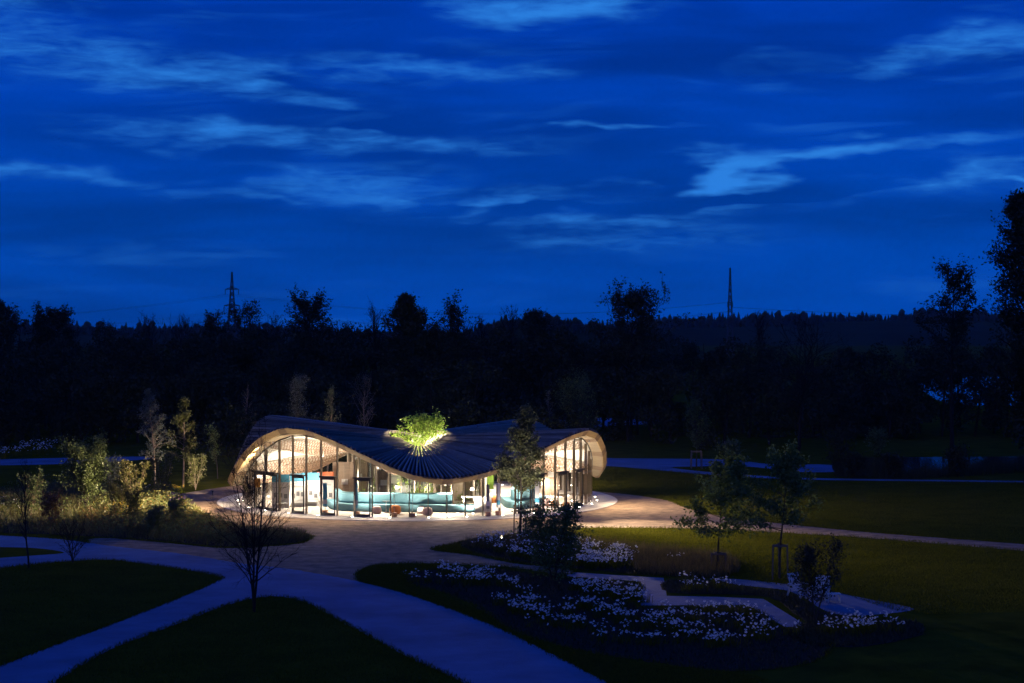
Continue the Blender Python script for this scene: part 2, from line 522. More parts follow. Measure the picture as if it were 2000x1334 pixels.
gravel_px = [(425, 953), (333, 970), (345, 985), (395, 1012), (458, 1030), (530, 1038), (600, 1045), (609, 1050), (588, 1061), (530, 1067), (478, 1070), (427, 1070),
             (300, 1058), (180, 1052), (213, 1072), (355, 1090), (473, 1108), (555, 1116), (640, 1131), (690, 1140), (698, 1120), (735, 1104), (800, 1100), (900, 1102),
             (985, 1106), (1108, 1122), (1110, 1112), (1010, 1101), (920, 1084), (845, 1074), (905, 1059), (1000, 1046), (1100, 1032), (1240, 1031), (1400, 1033),
             (1520, 1040), (1700, 1051), (2000, 1076), (2400, 1112), (2400, 1098), (2000, 1063), (1700, 1040), (1530, 1023), (1420, 1010), (1345, 993), (1300, 977),
             (1230, 966), (1160, 959), (1120, 946), (980, 940), (817, 938), (640, 940), (500, 945)]
sheet('gravel_forecourt', px_poly(gravel_px, True, 16, .05), 0.004, M['gravel'])
main_px = [(-400, 1036), (0, 1046), (125, 1054), (213, 1066), (355, 1082), (473, 1101), (555, 1110), (640, 1124), (700, 1136), (780, 1156), (870, 1186), (940, 1213), (1010, 1244),
           (1100, 1289), (1190, 1336), (1330, 1420), (1080, 1440), (910, 1336), (850, 1307), (780, 1275), (700, 1232), (640, 1199), (590, 1174), (540, 1165),
           (487, 1170), (420, 1190), (355, 1215), (213, 1270), (103, 1336), (-20, 1420), (-330, 1430), (-160, 1372), (0, 1302), (120, 1256), (249, 1208), (350, 1168), (432, 1131), (420, 1124), (380, 1116),
           (280, 1101), (192, 1093), (68, 1102), (0, 1110), (-400, 1170)]
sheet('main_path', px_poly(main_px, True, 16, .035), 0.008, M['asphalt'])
sheet('lawn_island', px_poly([(-120, 1068), (0, 1069), (70, 1071), (126, 1080), (70, 1085), (0, 1090), (-120, 1096)]), 0.013, M['grass'])
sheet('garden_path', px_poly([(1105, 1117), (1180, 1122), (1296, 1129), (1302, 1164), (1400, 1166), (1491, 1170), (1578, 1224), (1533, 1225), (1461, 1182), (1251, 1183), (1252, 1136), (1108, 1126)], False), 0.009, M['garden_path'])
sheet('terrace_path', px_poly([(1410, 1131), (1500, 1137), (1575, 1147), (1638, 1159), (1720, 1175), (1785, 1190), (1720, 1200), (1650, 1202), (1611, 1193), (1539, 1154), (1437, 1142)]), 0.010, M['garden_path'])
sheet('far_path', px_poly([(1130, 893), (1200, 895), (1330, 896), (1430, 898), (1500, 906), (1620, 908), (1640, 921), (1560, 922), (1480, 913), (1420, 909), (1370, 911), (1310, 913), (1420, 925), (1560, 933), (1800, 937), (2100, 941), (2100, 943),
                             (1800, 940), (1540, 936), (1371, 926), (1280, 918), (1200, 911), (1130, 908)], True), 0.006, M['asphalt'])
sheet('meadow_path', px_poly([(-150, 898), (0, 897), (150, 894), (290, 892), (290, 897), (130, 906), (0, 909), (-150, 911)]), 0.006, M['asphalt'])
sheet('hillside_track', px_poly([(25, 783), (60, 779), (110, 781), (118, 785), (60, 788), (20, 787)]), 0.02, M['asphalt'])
sheet('pond_water', px_poly([(1640, 896), (1760, 893), (1990, 892), (2200, 892), (2200, 906), (1960, 908), (1800, 925), (1700, 931), (1640, 926), (1625, 910)]), 0.012, M['water'])
sheet('river_water', px_poly([(1800, 742), (1900, 736), (2100, 736), (2100, 790), (1900, 792), (1820, 775)]), 0.03, M['water'])
sheet('path_behind_the_pavilion', px_poly([(1040, 818), (1100, 814), (1210, 818), (1300, 822), (1300, 826), (1200, 832), (1120, 836), (1040, 830)]), 0.02, M['asphalt'])

beds = {
    'daffodil_bed_by_gravel': [(895, 1060), (960, 1052), (1060, 1050), (1150, 1062), (1230, 1077), (1330, 1084), (1420, 1098), (1410, 1128), (1250, 1122), (1110, 1110), (1010, 1098), (925, 1080)],
    'lower_daffodil_bed': [(795, 1137), (815, 1118), (890, 1111), (975, 1112), (1105, 1131), (1244, 1140), (1247, 1186), (1455, 1187), (1528, 1229), (1610, 1232), (1600, 1290), (1440, 1312), (1250, 1290), (1090, 1262), (990, 1225), (940, 1190), (870, 1160)],
    'bed_between_garden_paths': [(1306, 1134), (1400, 1136), (1440, 1146), (1535, 1158), (1600, 1194), (1640, 1206), (1590, 1218), (1560, 1204), (1497, 1166), (1400, 1161), (1308, 1158)],
    'bed_by_terrace': [(1540, 1236), (1590, 1212), (1660, 1206), (1740, 1212), (1790, 1215), (1800, 1240), (1700, 1262), (1590, 1262)],
    'perennial_bed': [(0, 960), (120, 945), (240, 955), (320, 966), (338, 985), (388, 1014), (458, 1032), (530, 1040), (600, 1047), (585, 1059), (478, 1067), (427, 1067), (300, 1055), (180, 1048), (0, 1040), (-200, 1030), (-200, 970)],
}
BED = {}
for k, pl in beds.items():
    pts = px_poly(pl, True, 8, .06)
    BED[k] = np.array(pts)
    sheet(k, pts, 0.016, M['soil'])

# ------------------------------------------------------------------ far hills
rng = np.random.default_rng(7)


def hill(name, ridge, depth, thick, seed):
    """ridge: list of (px, py) of its skyline at the given distance"""
    rx = np.array([p[0] for p in ridge], float); ry = np.array([p[1] for p in ridge], float)
    xs = np.linspace(rx[0], rx[-1], 120)
    top = np.interp(xs, rx, ry)
    n = 26
    V = []
    r = np.random.default_rng(seed)
    for j in range(n):
        t = j / (n - 1)                      # 0 foot at the front .. 1 foot at the back
        prof = math.sin(math.pi * min(t * 1.0, 1.0)) ** 1.3
        Y = depth + (t - 0.5) * thick
        for x, y in zip(xs, top):
            z = (H_CAM - (y - HOR) * depth / F_PX) * prof
            V.append(((x - 1000) * depth / F_PX, Y, max(z, 0) - 0.5 + r.normal() * 0.3 * prof))
    idx = np.arange(n * len(xs)).reshape(n, len(xs))
    Fq = np.stack([idx[:-1, :-1], idx[:-1, 1:], idx[1:, 1:], idx[1:, :-1]], -1).reshape(-1, 4)
    o = link_mesh(name, np_mesh(name, V, Fq), M['hill'], smooth=True)
    o['kind'] = 'structure'
    return xs, top


ridge_right = [(1100, 660), (1160, 648), (1250, 636), (1400, 630), (1500, 628), (1620, 627), (1750, 624), (1850, 619), (1920, 622), (2000, 634), (2150, 640), (2400, 650)]
ridge_left = [(-400, 652), (-100, 646), (0, 643), (200, 645), (400, 648), (560, 652), (700, 658), (860, 662)]
ridge_mid = [(860, 668), (930, 652), (980, 634), (1030, 628), (1080, 632), (1140, 640), (1250, 652), (1330, 668)]
hills = [('hill_right', ridge_right, 1500.0, 700.0, 1), ('hill_left', ridge_left, 1300.0, 600.0, 2), ('hill_middle', ridge_mid, 800.0, 320.0, 3)]


def cone_forest(name, specs, m, kind='stuff'):
    """small ragged conifers and round crowns: specs (x, y, z, h, r, conifer?)"""
    V, F = [], []
    for (x, y, z, h, r, con) in specs:
        b = len(V)
        k = 6
        levels = ((0.0, 0.5), (0.15, 1.0), (0.5, 0.6), (0.78, 0.30)) if con else ((0.1, 0.45), (0.4, 1.0), (0.72, 0.85), (0.92, 0.4))
        for (hz, rr) in levels:
            for i in range(k):
                a = 2 * math.pi * i / k + hz * 3
                q = r * rr * rng.uniform(0.6, 1.25)
                V.append((x + q * math.cos(a), y + q * math.sin(a), z + h * (hz + rng.uniform(-.05, .05))))
        V.append((x, y, z + h))
        for l in range(3):
            for i in range(k):
                j = (i + 1) % k
                F.append((b + l * k + i, b + l * k + j, b + (l + 1) * k + j)); F.append((b + l * k + i, b + (l + 1) * k + j, b + (l + 1) * k + i))
        for i in range(k):
            F.append((b + 3 * k + i, b + 3 * k + (i + 1) % k, b + 4 * k))
    o = link_mesh(name, np_mesh(name, V, F), m)
    o['kind'] = kind
    return o


for (nm, ridge, depth, thick, sd) in hills:
    xs, top = hill(nm, ridge, depth, thick, sd)
    specs = []
    n = {'hill_right': 2200, 'hill_left': 1700, 'hill_middle': 700}[nm]
    for i in range(n):
        px = rng.uniform(xs[0], xs[-1]); t = rng.uniform(0.30, 0.56)
        if nm == 'hill_right' and 1560 < px < 1760 and t < 0.42:
            continue                                   # the open field on the hillside
        zt = (H_CAM - (np.interp(px, xs, top) - HOR) * depth / F_PX)
        z = max(zt, 0) * math.sin(math.pi * t) ** 1.3
        con = rng.random() < 0.8
        h = rng.uniform(2.5, 5.5) * rng.choice([1, 1, 1, 1, 1.7]) * depth / 1400
        specs.append(((px - 1000) * depth / F_PX, depth + (t - .5) * thick, z - 0.5, h, h * rng.uniform(.22, .4) * (1.0 if con else 1.4), con))
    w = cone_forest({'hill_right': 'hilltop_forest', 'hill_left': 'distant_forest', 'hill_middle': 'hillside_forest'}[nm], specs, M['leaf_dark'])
    set_props(w, {'hill_right': 'dark conifer forest along the ridge of the hill at the right', 'hill_left': 'low dark forest line on the horizon at the left',
                  'hill_middle': 'dark wood on the small hill beyond the pavilion'}[nm], 'forest')

# ------------------------------------------------------------------ pavilion
RIM, GLZ, RIN, COURT, SLAB = 12.7, 11.73, 2.2, 4.7, 13.4
rim_keys = [(10, 2.42), (62, 5.0), (104, 1.55), (145, 4.75), (188, 2.3), (240, 5.25), (274, 1.25), (325, 5.40)]
in_keys = [(8, 3.55), (60, 4.25), (100, 4.35), (140, 4.4), (186, 4.2), (240, 4.45), (275, 4.35), (320, 4.15)]


def periodic(keys, th):
    th = th % 360.0
    n = len(keys)
    for i in range(n):
        a, za = keys[i]; b, zb = keys[(i + 1) % n]
        if b <= a: b += 360
        t = th if th >= a else th + 360
        if a <= t <= b:
            u = (t - a) / (b - a)
            u = u * u * (3 - 2 * u)
            return za + (zb - za) * u
    return keys[0][1]


def zroof(r, th):
    s = (r - RIN) / (RIM - RIN)
    return periodic(in_keys, th) * (1 - s) + periodic(rim_keys, th) * s


def zceil(r, th):
    s = (r - RIN) / (RIM - RIN)
    return zroof(r, th) - (0.46 - 0.14 * s)


FLOOR_Z = 0.06


def pavilion():
    root = empty('pavilion', (CX, CY, 0), 'round glass pavilion glowing at dusk under a wavy timber slat roof', 'pavilion')
    root_inv = Vector((CX, CY, 0))

    def put(mb, name, m, parent=root, smooth=False, bevel=0.0):
        base = Vector((CX, CY, 0))
        mb.v = [tuple(Vector(p) - base) for p in mb.v]
        return mb.build(name, m, parent, smooth, bevel)

    # slab and floor
    mb = MB(); mb.lathe((CX, CY, 0), [(SLAB, -0.1), (SLAB, 0.03), (SLAB - 0.02, 0.045), (GLZ + .1, 0.05), (GLZ + .1, -0.1)], 96)
    put(mb, 'slab', M['slab'])
    mb = MB(); mb.lathe((CX, CY, 0), [(GLZ + .1, -0.1), (GLZ + .1, FLOOR_Z), (COURT - .1, FLOOR_Z), (COURT - .1, -0.1)], 96)
    put(mb, 'floor', M['floor'])
    # roof membrane (open lattice zone in front of the courtyard eye)
    nr, nt_ = 14, 180
    vs, fs = [], []
    ths = [i * 360.0 / nt_ for i in range(nt_)]

    def r_open(th):
        d = ((th - 355 + 180) % 360) - 180
        return RIN + 3.0 * max(0.0, 1 - (abs(d) / 62.0) ** 2)
    for th in ths:
        r0 = r_open(th)
        for j in range(nr):
            r = r0 + (RIM - 0.04 - r0) * j / (nr - 1)
            vs.append(P3(r, th, zroof(r, th) - 0.02))
    for i in range(nt_):
        for j in range(nr - 1):
            i2 = (i + 1) % nt_
            fs.append((i * nr + j, i * nr + j + 1, i2 * nr + j + 1, i2 * nr + j))
    mb = MB(); mb.add(vs, fs); put(mb, 'roof_membrane', M['membrane'], smooth=True)
    # slats: straight radial boards over the ruled roof, in three lengths
    NS = 296
    for i in range(NS):
        th = i * 360.0 / NS + random.Random(i).uniform(-.06, .06)
        rr = random.Random(i + 999)
        if i % 4 == 0: r0 = RIN - 0.12 + rr.uniform(-.1, .12)
        elif i % 4 == 2: r0 = 3.7 + rr.uniform(-.25, .25)
        else: r0 = 6.1 + rr.uniform(-.5, .5)
        r1 = RIM - 0.10 + rr.uniform(-.03, .03)
        w = 0.095
        lift = rr.uniform(-.02, .03)
        a = R(th); t = Vector((math.cos(a), math.sin(a), 0)) * (w / 2)
        p = []
        for zo in (0.03, 0.17 + lift):
            p += [Vector(P3(r0, th, zroof(r0, th) + zo)) - t, Vector(P3(r1, th, zroof(r1, th) + zo)) - t,
                  Vector(P3(r1, th, zroof(r1, th) + zo)) + t, Vector(P3(r0, th, zroof(r0, th) + zo)) + t]
        # local frame so that the grain runs along the board
        base = Vector(P3(r0, th, zroof(r0, th)))
        rot = a - math.pi / 2
        c, s = math.cos(-rot), math.sin(-rot)
        q = []
        for v in p:
            d = v - base
            q.append((d.x * c - d.y * s, d.x * s + d.y * c, d.z))
        mb = MB(); mb.hexa(q)
        o = mb.build('roof_slat', M['slat'], root)
        o.location = base - root_inv; o.rotation_euler = (0, 0, rot)
    # battens that show through the open zone
    for rb in (3.1, 3.9, 4.7, 5.5):
        pts = []
        for d in range(-48, 50, 4):
            th = 355 + d
            if rb < r_open(th) + .1:
                pts.append(P3(rb, th, zroof(rb, th) - 0.05))
        if len(pts) > 2:
            mb = MB()
            for a, b in zip(pts[:-1], pts[1:]): mb.bar(a, b, 0.08, 0.10)
            put(mb, 'roof_batten', M['slat'])
    # fascia boards round the rim, pale and brown by turns
    for k in range(36):
        for (a0, a1, mm) in ((0.0, 7.1, 'fascia'), (7.1, 10.0, 'fascia_dark')):
            t0, t1 = k * 10 + 2.5 + a0, k * 10 + 2.5 + a1
            mid = (t0 + t1) / 2
            p = []
            off = 0.0 if mm == 'fascia' else -0.012
            for zo in (-0.31, 0.03):
                ins = -0.24 if zo < 0 else 0.0
                for (r, t) in ((RIM - 0.09 + off + ins, t0), (RIM + off + ins, t0), (RIM + off + ins, t1), (RIM - 0.09 + off + ins, t1)):
                    p.append(P3(r, t, zroof(RIM, t) + zo))
            mb = MB(); mb.hexa(p)
            put(mb, 'fascia_board', M[mm])
    # inner fascia round the eye of the roof
    for k in range(24):
        t0, t1 = k * 15, k * 15 + 15
        p = []
        for zo in (-0.75, 0.02):
            for (r, t) in ((RIN - 0.03, t0), (RIN + 0.06, t0), (RIN + 0.06, t1), (RIN - 0.03, t1)):
                p.append(P3(r, t, zroof(RIN, t) + zo))
        if k < 2 or k > 12:
            continue                                   # left open towards the lattice zone
        mb = MB(); mb.hexa(p); put(mb, 'inner_fascia_board', M['ceiling'])
    # ceiling: timber plates, one every 10 degrees, and the flax nets below every second one
    for k in range(36):
        t0, t1 = k * 10 + 2.5, k * 10 + 12.5
        vs, fs = [], []
        nr = 10
        for t in np.linspace(t0, t1, 4):
            ro = max(RIN + 0.1, r_open(t) + 0.05)
            for j in range(nr):
                r = ro + (GLZ - 0.02 - ro) * j / (nr - 1)
                vs.append(P3(r, t, zceil(r, t)))
        for i in range(3):
            for j in range(nr - 1):
                fs.append((i * nr + j, (i + 1) * nr + j, (i + 1) * nr + j + 1, i * nr + j + 1))
        mb = MB(); mb.add(vs, fs); put(mb, 'ceiling_plate', M['ceiling'])
        for (ta, tb, sm) in ((t0, t0 + 7.1, 'soffit'), (t0 + 7.1, t1, 'fascia_dark')):
            vs, fs = [], []
            for t in np.linspace(ta, tb, 3):
                for j in range(3):
                    r = GLZ - 0.02 + (RIM - 0.32 - GLZ) * j / 2
                    vs.append(P3(r, t, zceil(r, t) - (0.0 if sm == 'soffit' else 0.006)))
            for i in range(2):
                for j in range(2):
                    fs.append((i * 3 + j, (i + 1) * 3 + j, (i + 1) * 3 + j + 1, i * 3 + j + 1))
            mb = MB(); mb.add(vs, fs); put(mb, 'soffit_board', M[sm])
    for k in range(18):
        tc_ = k * 20 + 12.5
        r_a, r_b = 4.9, GLZ - 0.15
        W = 6.3

        def surf(s, t, drop=0.0):
            r = r_a + (r_b - r_a) * s
            wid = W * (0.55 + 0.45 * math.sin(math.pi * min(max(s, 0), 1)) ** 0.6)
            th = tc_ + t * wid
            z = zceil(r, th) - 0.05 - 0.62 * math.sin(math.pi * s) ** 0.8 * (1 - t * t) - drop
            return P3(r, th, z)
        mb = MB()
        step, cross, hw = 0.030, 0.16, 0.0058
        nl = int((1 + cross) / step) + 1
        for fam in (0, 1):
            for i in range(nl):
                s0 = -cross + i * step
                prev = None
                for j in range(7):
                    t = -1 + 2 * j / 6
                    tt = t if fam == 0 else -t
                    s = s0 + cross * (j / 6)
                    cur = None
                    if 0 <= s - hw and s + hw <= 1:
                        cur = (surf(s - hw, tt, fam * .01), surf(s + hw, tt, fam * .01))
                    if prev and cur:
                        mb.add([prev[0], prev[1], cur[1], cur[0]], [(0, 1, 2, 3)])
                    prev = cur
        net = put(mb, 'flax_net', M['flax'])
        mb = MB()
        for sgn in (-1, 1):
            pts = [surf(s, sgn, 0.02) for s in np.linspace(0, 1, 14)]
            for a, b in zip(pts[:-1], pts[1:]): mb.bar(a, b, 0.06, 0.10)
        base = Vector((CX, CY, 0)); mb.v = [tuple(Vector(p) - base) for p in mb.v]
        mb.build('edge_beam', M['flax_edge'], net)

    # glass front: posts, panes, doors
    doors = {(-16.6, -10.95): 1, (-27.8, -22.2): 1, (-39.4, -33.6): 1, (50.9, 56.6): 1, (62.2, 67.8): 1}
    step = 5.65
    right = [0.3 + step * i for i in range(0, 32)]
    left = [0.3 - step * i for i in range(1, 8)] + [-45.6, -53.2, -60.8] + [-60.8 - step * i for i in range(1, 21)]
    posts = sorted(set(round(a, 2) for a in left + right))
    posts = [p for p in posts if -176 < p < 178]
    doubles = {(-60.8, -45.6): -53.2, (34.2, 45.5): 39.85}
    door_spans = []
    for (a, b) in doors:
        pa = min(posts, key=lambda q: abs(q - a)); pb = min(posts, key=lambda q: abs(q - b)); door_spans.append((pa, pb, None))
    for (a, b), mid in doubles.items():
        pa = min(posts, key=lambda q: abs(q - a)); pb = min(posts, key=lambda q: abs(q - b)); pm = min(posts, key=lambda q: abs(q - mid))
        door_spans.append((pa, pb, pm))
    mids = {s[2] for s in door_spans if s[2] is not None}
    DOOR_H = 2.38

    def facade_post(r, th, z0, z1, w, d, m, name):
        a = R(th)
        radial = Vector((math.sin(a), -math.cos(a), 0)); tang = Vector((math.cos(a), math.sin(a), 0))
        p = []
        for z in (z0, z1):
            for (i, j) in ((-1, -1), (1, -1), (1, 1), (-1, 1)):
                q = Vector(P3(r, th, z)) + tang * (i * w / 2) + radial * (j * d / 2)
                p.append(q)
        mb = MB(); mb.hexa(p)
        return put(mb, name, m)

    for th in posts:
        z0 = FLOOR_Z if th not in mids else DOOR_H + 0.02
        facade_post(GLZ - 0.12, th, z0, zceil(GLZ - .12, th) + 0.02, 0.05, 0.17, M['post'], 'facade_post')
    spans = list(zip(posts, posts[1:] + [posts[0] + 360]))
    double_inner = set()
    for (a, b, m_) in door_spans:
        if m_ is not None: double_inner.add((a, m_)); double_inner.add((m_, b))

    def pane(mb, t0, t1, z00, z01, z10, z11, r=GLZ):
        mb.add([P3(r, t0, z00), P3(r, t1, z10), P3(r, t1, z11), P3(r, t0, z01)], [(0, 1, 2, 3)])
        return mb
    single = {(s[0], s[1]) for s in door_spans if s[2] is None}
    for (t0, t1) in spans:
        z0t, z1t = zceil(GLZ, t0), zceil(GLZ, t1 % 360 if t1 > 180 else t1)
        lo = FLOOR_Z + 0.02
        if (t0, t1) in single or (t0, t1) in double_inner:
            lo = DOOR_H + 0.10
        if max(z0t, z1t) > lo + 0.05:
            put(pane(MB(), t0, t1, lo, max(z0t, lo + .01), lo, max(z1t, lo + .01)), 'glass_pane', M['glass'])
    # dark head strip under the ceiling along the glass
    for (t0, t1) in spans:
        mb = MB()
        mb.bar(P3(GLZ, t0, zceil(GLZ, t0) - 0.03), P3(GLZ, t1, zceil(GLZ, t1) - 0.03), 0.05, 0.06)
        put(mb, 'head_rail', M['frame'])
    # doors
    for (a, b, m_) in door_spans:
        d = empty('glass_door'); d.parent = root
        for (x0, x1) in ([(a, b)] if m_ is None else [(a, m_), (m_, b)]):
            q0, q1 = Vector(P3(GLZ + 0.03, x0, 0)), Vector(P3(GLZ + 0.03, x1, 0))
            u = (q1 - q0).normalized(); z = Vector((0, 0, 1))
            q0 = q0 + u * 0.05; q1 = q1 - u * 0.05
            mb = MB()
            w = 0.11
            zb, zt = FLOOR_Z + .01, DOOR_H
            mb.bar(q0 + u * w / 2 + z * zb, q0 + u * w / 2 + z * zt, 0.08, w)
            mb.bar(q1 - u * w / 2 + z * zb, q1 - u * w / 2 + z * zt, 0.08, w)
            mb.bar(q0 + u * w + z * (zb + .08), q1 - u * w + z * (zb + .08), 0.08, 0.16)
            mb.bar(q0 + u * w + z * (zt - .06), q1 - u * w + z * (zt - .06), 0.08, 0.12)
            base = Vector((CX, CY, 0)); mb.v = [tuple(Vector(p) - base) for p in mb.v]
            mb.build('door_frame', M['frame'], d)
            mb = MB(); mb.add([q0 + u * w + z * (zb + .16), q1 - u * w + z * (zb + .16), q1 - u * w + z * (zt - .12), q0 + u * w + z * (zt - .12)], [(0, 1, 2, 3)])
            mb.v = [tuple(Vector(p) - base) for p in mb.v]
            mb.build('door_pane', M['glass'], d)
            n = Vector((u.y, -u.x, 0))
            hp = q0 + u * (w / 2)
            mb = MB(); mb.bar(hp + n * .07 + z * 0.85, hp + n * .07 + z * 1.35, 0.025, 0.025)
            mb.bar(hp + n * .03 + z * .9, hp + n * .08 + z * .9, .02); mb.bar(hp + n * .03 + z * 1.3, hp + n * .08 + z * 1.3, .02)
            mb.v = [tuple(Vector(p) - base) for p in mb.v]
            mb.build('door_handle', M['steel'], d)
        # portal box round the door
        mb = MB()
        q0, q1 = Vector(P3(GLZ + 0.06, a, 0)), Vector(P3(GLZ + 0.06, b, 0))
        z = Vector((0, 0, 1))
        mb.bar(q0 + z * (DOOR_H + .06), q1 + z * (DOOR_H + .06), 0.30, 0.09)
        base = Vector((CX, CY, 0)); mb.v = [tuple(Vector(p) - base) for p in mb.v]
        mb.build('door_head', M['frame'], d)
    # courtyard glass
    NP = 34
    for i in range(NP):
        t0, t1 = i * 360 / NP, (i + 1) * 360 / NP
        zt0, zt1 = zceil(max(COURT, r_open(t0)), t0), zceil(max(COURT, r_open(t1)), t1)
        facade_post(COURT, t0, FLOOR_Z, zt0, 0.06, 0.16, M['flax_edge'] if i % 3 else M['post'], 'courtyard_post')
        put(pane(MB(), t0, t1, FLOOR_Z, zt0, FLOOR_Z, zt1, COURT), 'courtyard_pane', M['inner_glass'])
    return root


PAV = pavilion()
sheet('courtyard_ground', [P3(COURT - .12, t, 0)[:2] for t in range(0, 360, 6)], 0.03, M['slab'])


# ------------------------------------------------------------------ lamps in and round the pavilion
def spot(name, loc, target, power, size_deg, blend=0.6, col=WARM, radius=0.05, parent=None):
    d = bpy.data.lights.new(name, 'SPOT'); d.energy = power; d.spot_size = R(size_deg); d.spot_blend = blend; d.color = col; d.shadow_soft_size = radius
    o = bpy.data.objects.new(name, d)
    v = Vector(target) - Vector(loc)
    o.rotation_euler = v.to_track_quat('-Z', 'Y').to_euler()
    COL.objects.link(o)
    if parent is not None:
        o.parent = parent
        o.location = Vector(loc) - Vector(parent.location)
    else:
        o.location = loc
    return o


def floor_lamp(th, r, power, lean, outer):
    loc = P3(r, th, 0.048 if outer else FLOOR_Z)
    e = empty('floor_uplight', loc, 'small round uplight set in the paving outside the glass front' if outer else 'assumed small round uplight set in the floor inside the glass front', 'light',
              'uplights outside the glass front' if outer else 'assumed uplights inside the glass front')
    mb = MB(); mb.lathe((0, 0, 0), [(0.085, 0.0), (0.085, 0.02), (0.06, 0.028)], 12); mb.build('lamp_ring', M['steel'], e)
    mb = MB(); mb.lathe((0, 0, 0.029), [(0.055, 0), (0.05, 0.012), (0.02, 0.02)], 12); mb.build('lamp_glass', M['lamp'], e)
    spot('uplight_beam', Vector(loc) + Vector((0, 0, 0.07)), P3(r - lean, th, 3.0), power, 125, 0.8, parent=e, radius=0.05)


for i in range(32):
    th = 6.0 + i * 11.25
    floor_lamp(th, GLZ + 0.30, 16 * max(1.2, zceil(12.2, th)) ** 2, -0.9, True)
for i in range(18):  # inner uplights are assumed, to account for the bright ceiling
    floor_lamp(2.0 + i * 20, 10.4, 2000 if (2.0 + i * 20 + 45) % 360 < 90 else 1250, 1.6, False)
for i in range(18):  # assumed downlights; the inner ones are added to brighten the courtyard
    th = 15 + i * 30 if i < 12 else (i - 12) * 60
    rs_ = 8.2 if i < 12 else 5.9
    e = empty('assumed_ceiling_spotlight', P3(rs_, th, zceil(rs_, th) - 0.80), 'assumed small white spotlight hanging under the pavilion ceiling', 'light', 'assumed spotlights under the pavilion ceiling')
    mb = MB(); mb.tube([(0, 0, 0.80), (0, 0, 0.02)], 0.012, 6); mb.build('stem', M['white'], e)
    mb = MB(); mb.lathe((0, 0, -0.10), [(0.05, 0), (0.06, 0.01), (0.06, 0.12), (0.03, 0.14)], 12); mb.build('housing', M['white'], e)
    mb = MB(); mb.lathe((0, 0, -0.112), [(0.045, 0), (0.045, 0.008)], 12); mb.build('lens', M['lamp_soft'], e)
    spot('assumed_spotlight_beam', Vector(e.location) + Vector((0, 0, -0.2)), P3(rs_ + (.8 if i < 12 else -1.2), th, 0), 1500, 124, 0.7, parent=e, radius=0.10)
for th, tt, out, pw, cone in ((-8, -8, 16, 420, 120), (12, 12, 16, 420, 120), (28, 30, 18, 1300, 110), (40, 31, 28, 22000, 46), (47, 42, 28, 22000, 46), (58, 62, 19, 3300, 110), (70, 76, 18, 3800, 110), (-24, -26, 17, 1300, 110),
                             (-38, -42, 17, 2200, 110), (-46, -62, 21, 22000, 60), (-50, -70, 20, 20000, 60), (-54, -80, 17, 7000, 62), (140, 140, 17, 1500, 110), (225, 225, 18, 2500, 110)):  # assumed fixtures, placed to light the ground and planting outside
    e = empty('assumed_soffit_spotlight', P3(12.05, th, zceil(12.05, th) - 0.10), 'assumed small spotlight under the roof overhang', 'light', 'assumed spotlights under the roof overhang')
    mb = MB(); mb.tube([(0, 0, 0.12), (0, 0, 0.02)], 0.012, 6); mb.build('stem', M['white'], e)
    mb = MB(); mb.lathe((0, 0, -0.08), [(0.04, 0), (0.05, 0.01), (0.05, 0.10), (0.03, 0.12)], 12); mb.build('housing', M['white'], e)
    spot('assumed_soffit_beam', Vector(e.location) + Vector((0, 0, -0.14)), P3(out, tt, 0), pw, cone, 0.9, col=(1.0, 0.76, 0.49), parent=e, radius=0.06)
for i, (th, r) in enumerate(((10, 1.6), (130, 1.5), (250, 1.6), (300, 2.6), (60, 2.6))):  # assumed lamps, since the courtyard tree is lit from below
    loc = P3(r, th, 0.03)
    e = empty('assumed_garden_spotlight', loc, 'assumed ground spotlight under the courtyard tree', 'light', 'assumed spotlights under the courtyard tree')
    mb = MB(); mb.lathe((0, 0, 0), [(0.02, 0.0), (0.02, 0.12), (0.07, 0.14), (0.09, 0.24)], 12); mb.build('housing', M['frame'], e)
    mb = MB(); mb.lathe((0, 0, 0.225), [(0.075, 0), (0.07, 0.01)], 12); mb.build('lens', M['lamp'], e)
    spot('assumed_garden_beam', Vector(loc) + Vector((0, 0, 0.3)), P3(0.2, th, 5.0), 2500, 80, 0.7, col=(1.0, 0.93, 0.70), parent=e)


for (px, py, tx, ty, pw, lab) in ((978, 1068, 1012, 890, 1700, 'assumed ground spotlight added among daffodils, aimed at the young tree'), (1062, 1062, 1016, 880, 1200, 'assumed ground spotlight added beside the large shrub, aimed at the young tree')):  # unseen lamps added to brighten the crown of the young tree
    g = G(px, py); tgt = at(tx, ty, G(1015, 1046)[1])
    e = empty('assumed_garden_spotlight', g, lab, 'light')
    mb = MB(); mb.lathe((0, 0, 0), [(0.02, 0.0), (0.02, 0.12), (0.06, 0.14), (0.07, 0.22)], 12); mb.build('housing', M['frame'], e)
    spot('added_tree_beam', Vector(g) + Vector((0, 0, 0.3)), tgt, pw, 62, 0.9, col=(1.0, 0.9, 0.72), parent=e)


# added ground spots that light the slender trees at the left and the trees behind the roof
for (x, y, z, tgt, pw, cone, lab) in (
        (*G(415, 968)[:2], 0.35, at(330, 880, 129), 3600, 75, 'added ground spotlight aimed at the two slender trees'),
        (CX - 9.5, CY + 15.0, 0.35, (CX - 10.5, CY + 26, 5.0), 2200, 80, 'added ground spotlight behind the pavilion aimed at the feathery tree'),
        (CX + 9.0, CY + 17.0, 0.35, (CX + 12.0, CY + 46, 4.0), 3000, 80, 'added ground spotlight behind the pavilion aimed at the far shrubs')):
    e = empty('added_garden_lamp', (x, y, 0), lab, 'light')
    mb = MB(); mb.lathe((0, 0, 0), [(0.03, 0.0), (0.03, z - .12), (0.06, z - .10), (0.065, z)], 12); mb.build('added_lamp_post', M['frame'], e)
    spot('added_garden_lamp_beam', (x, y, z + .06), tgt, pw, cone, 0.9, parent=e)


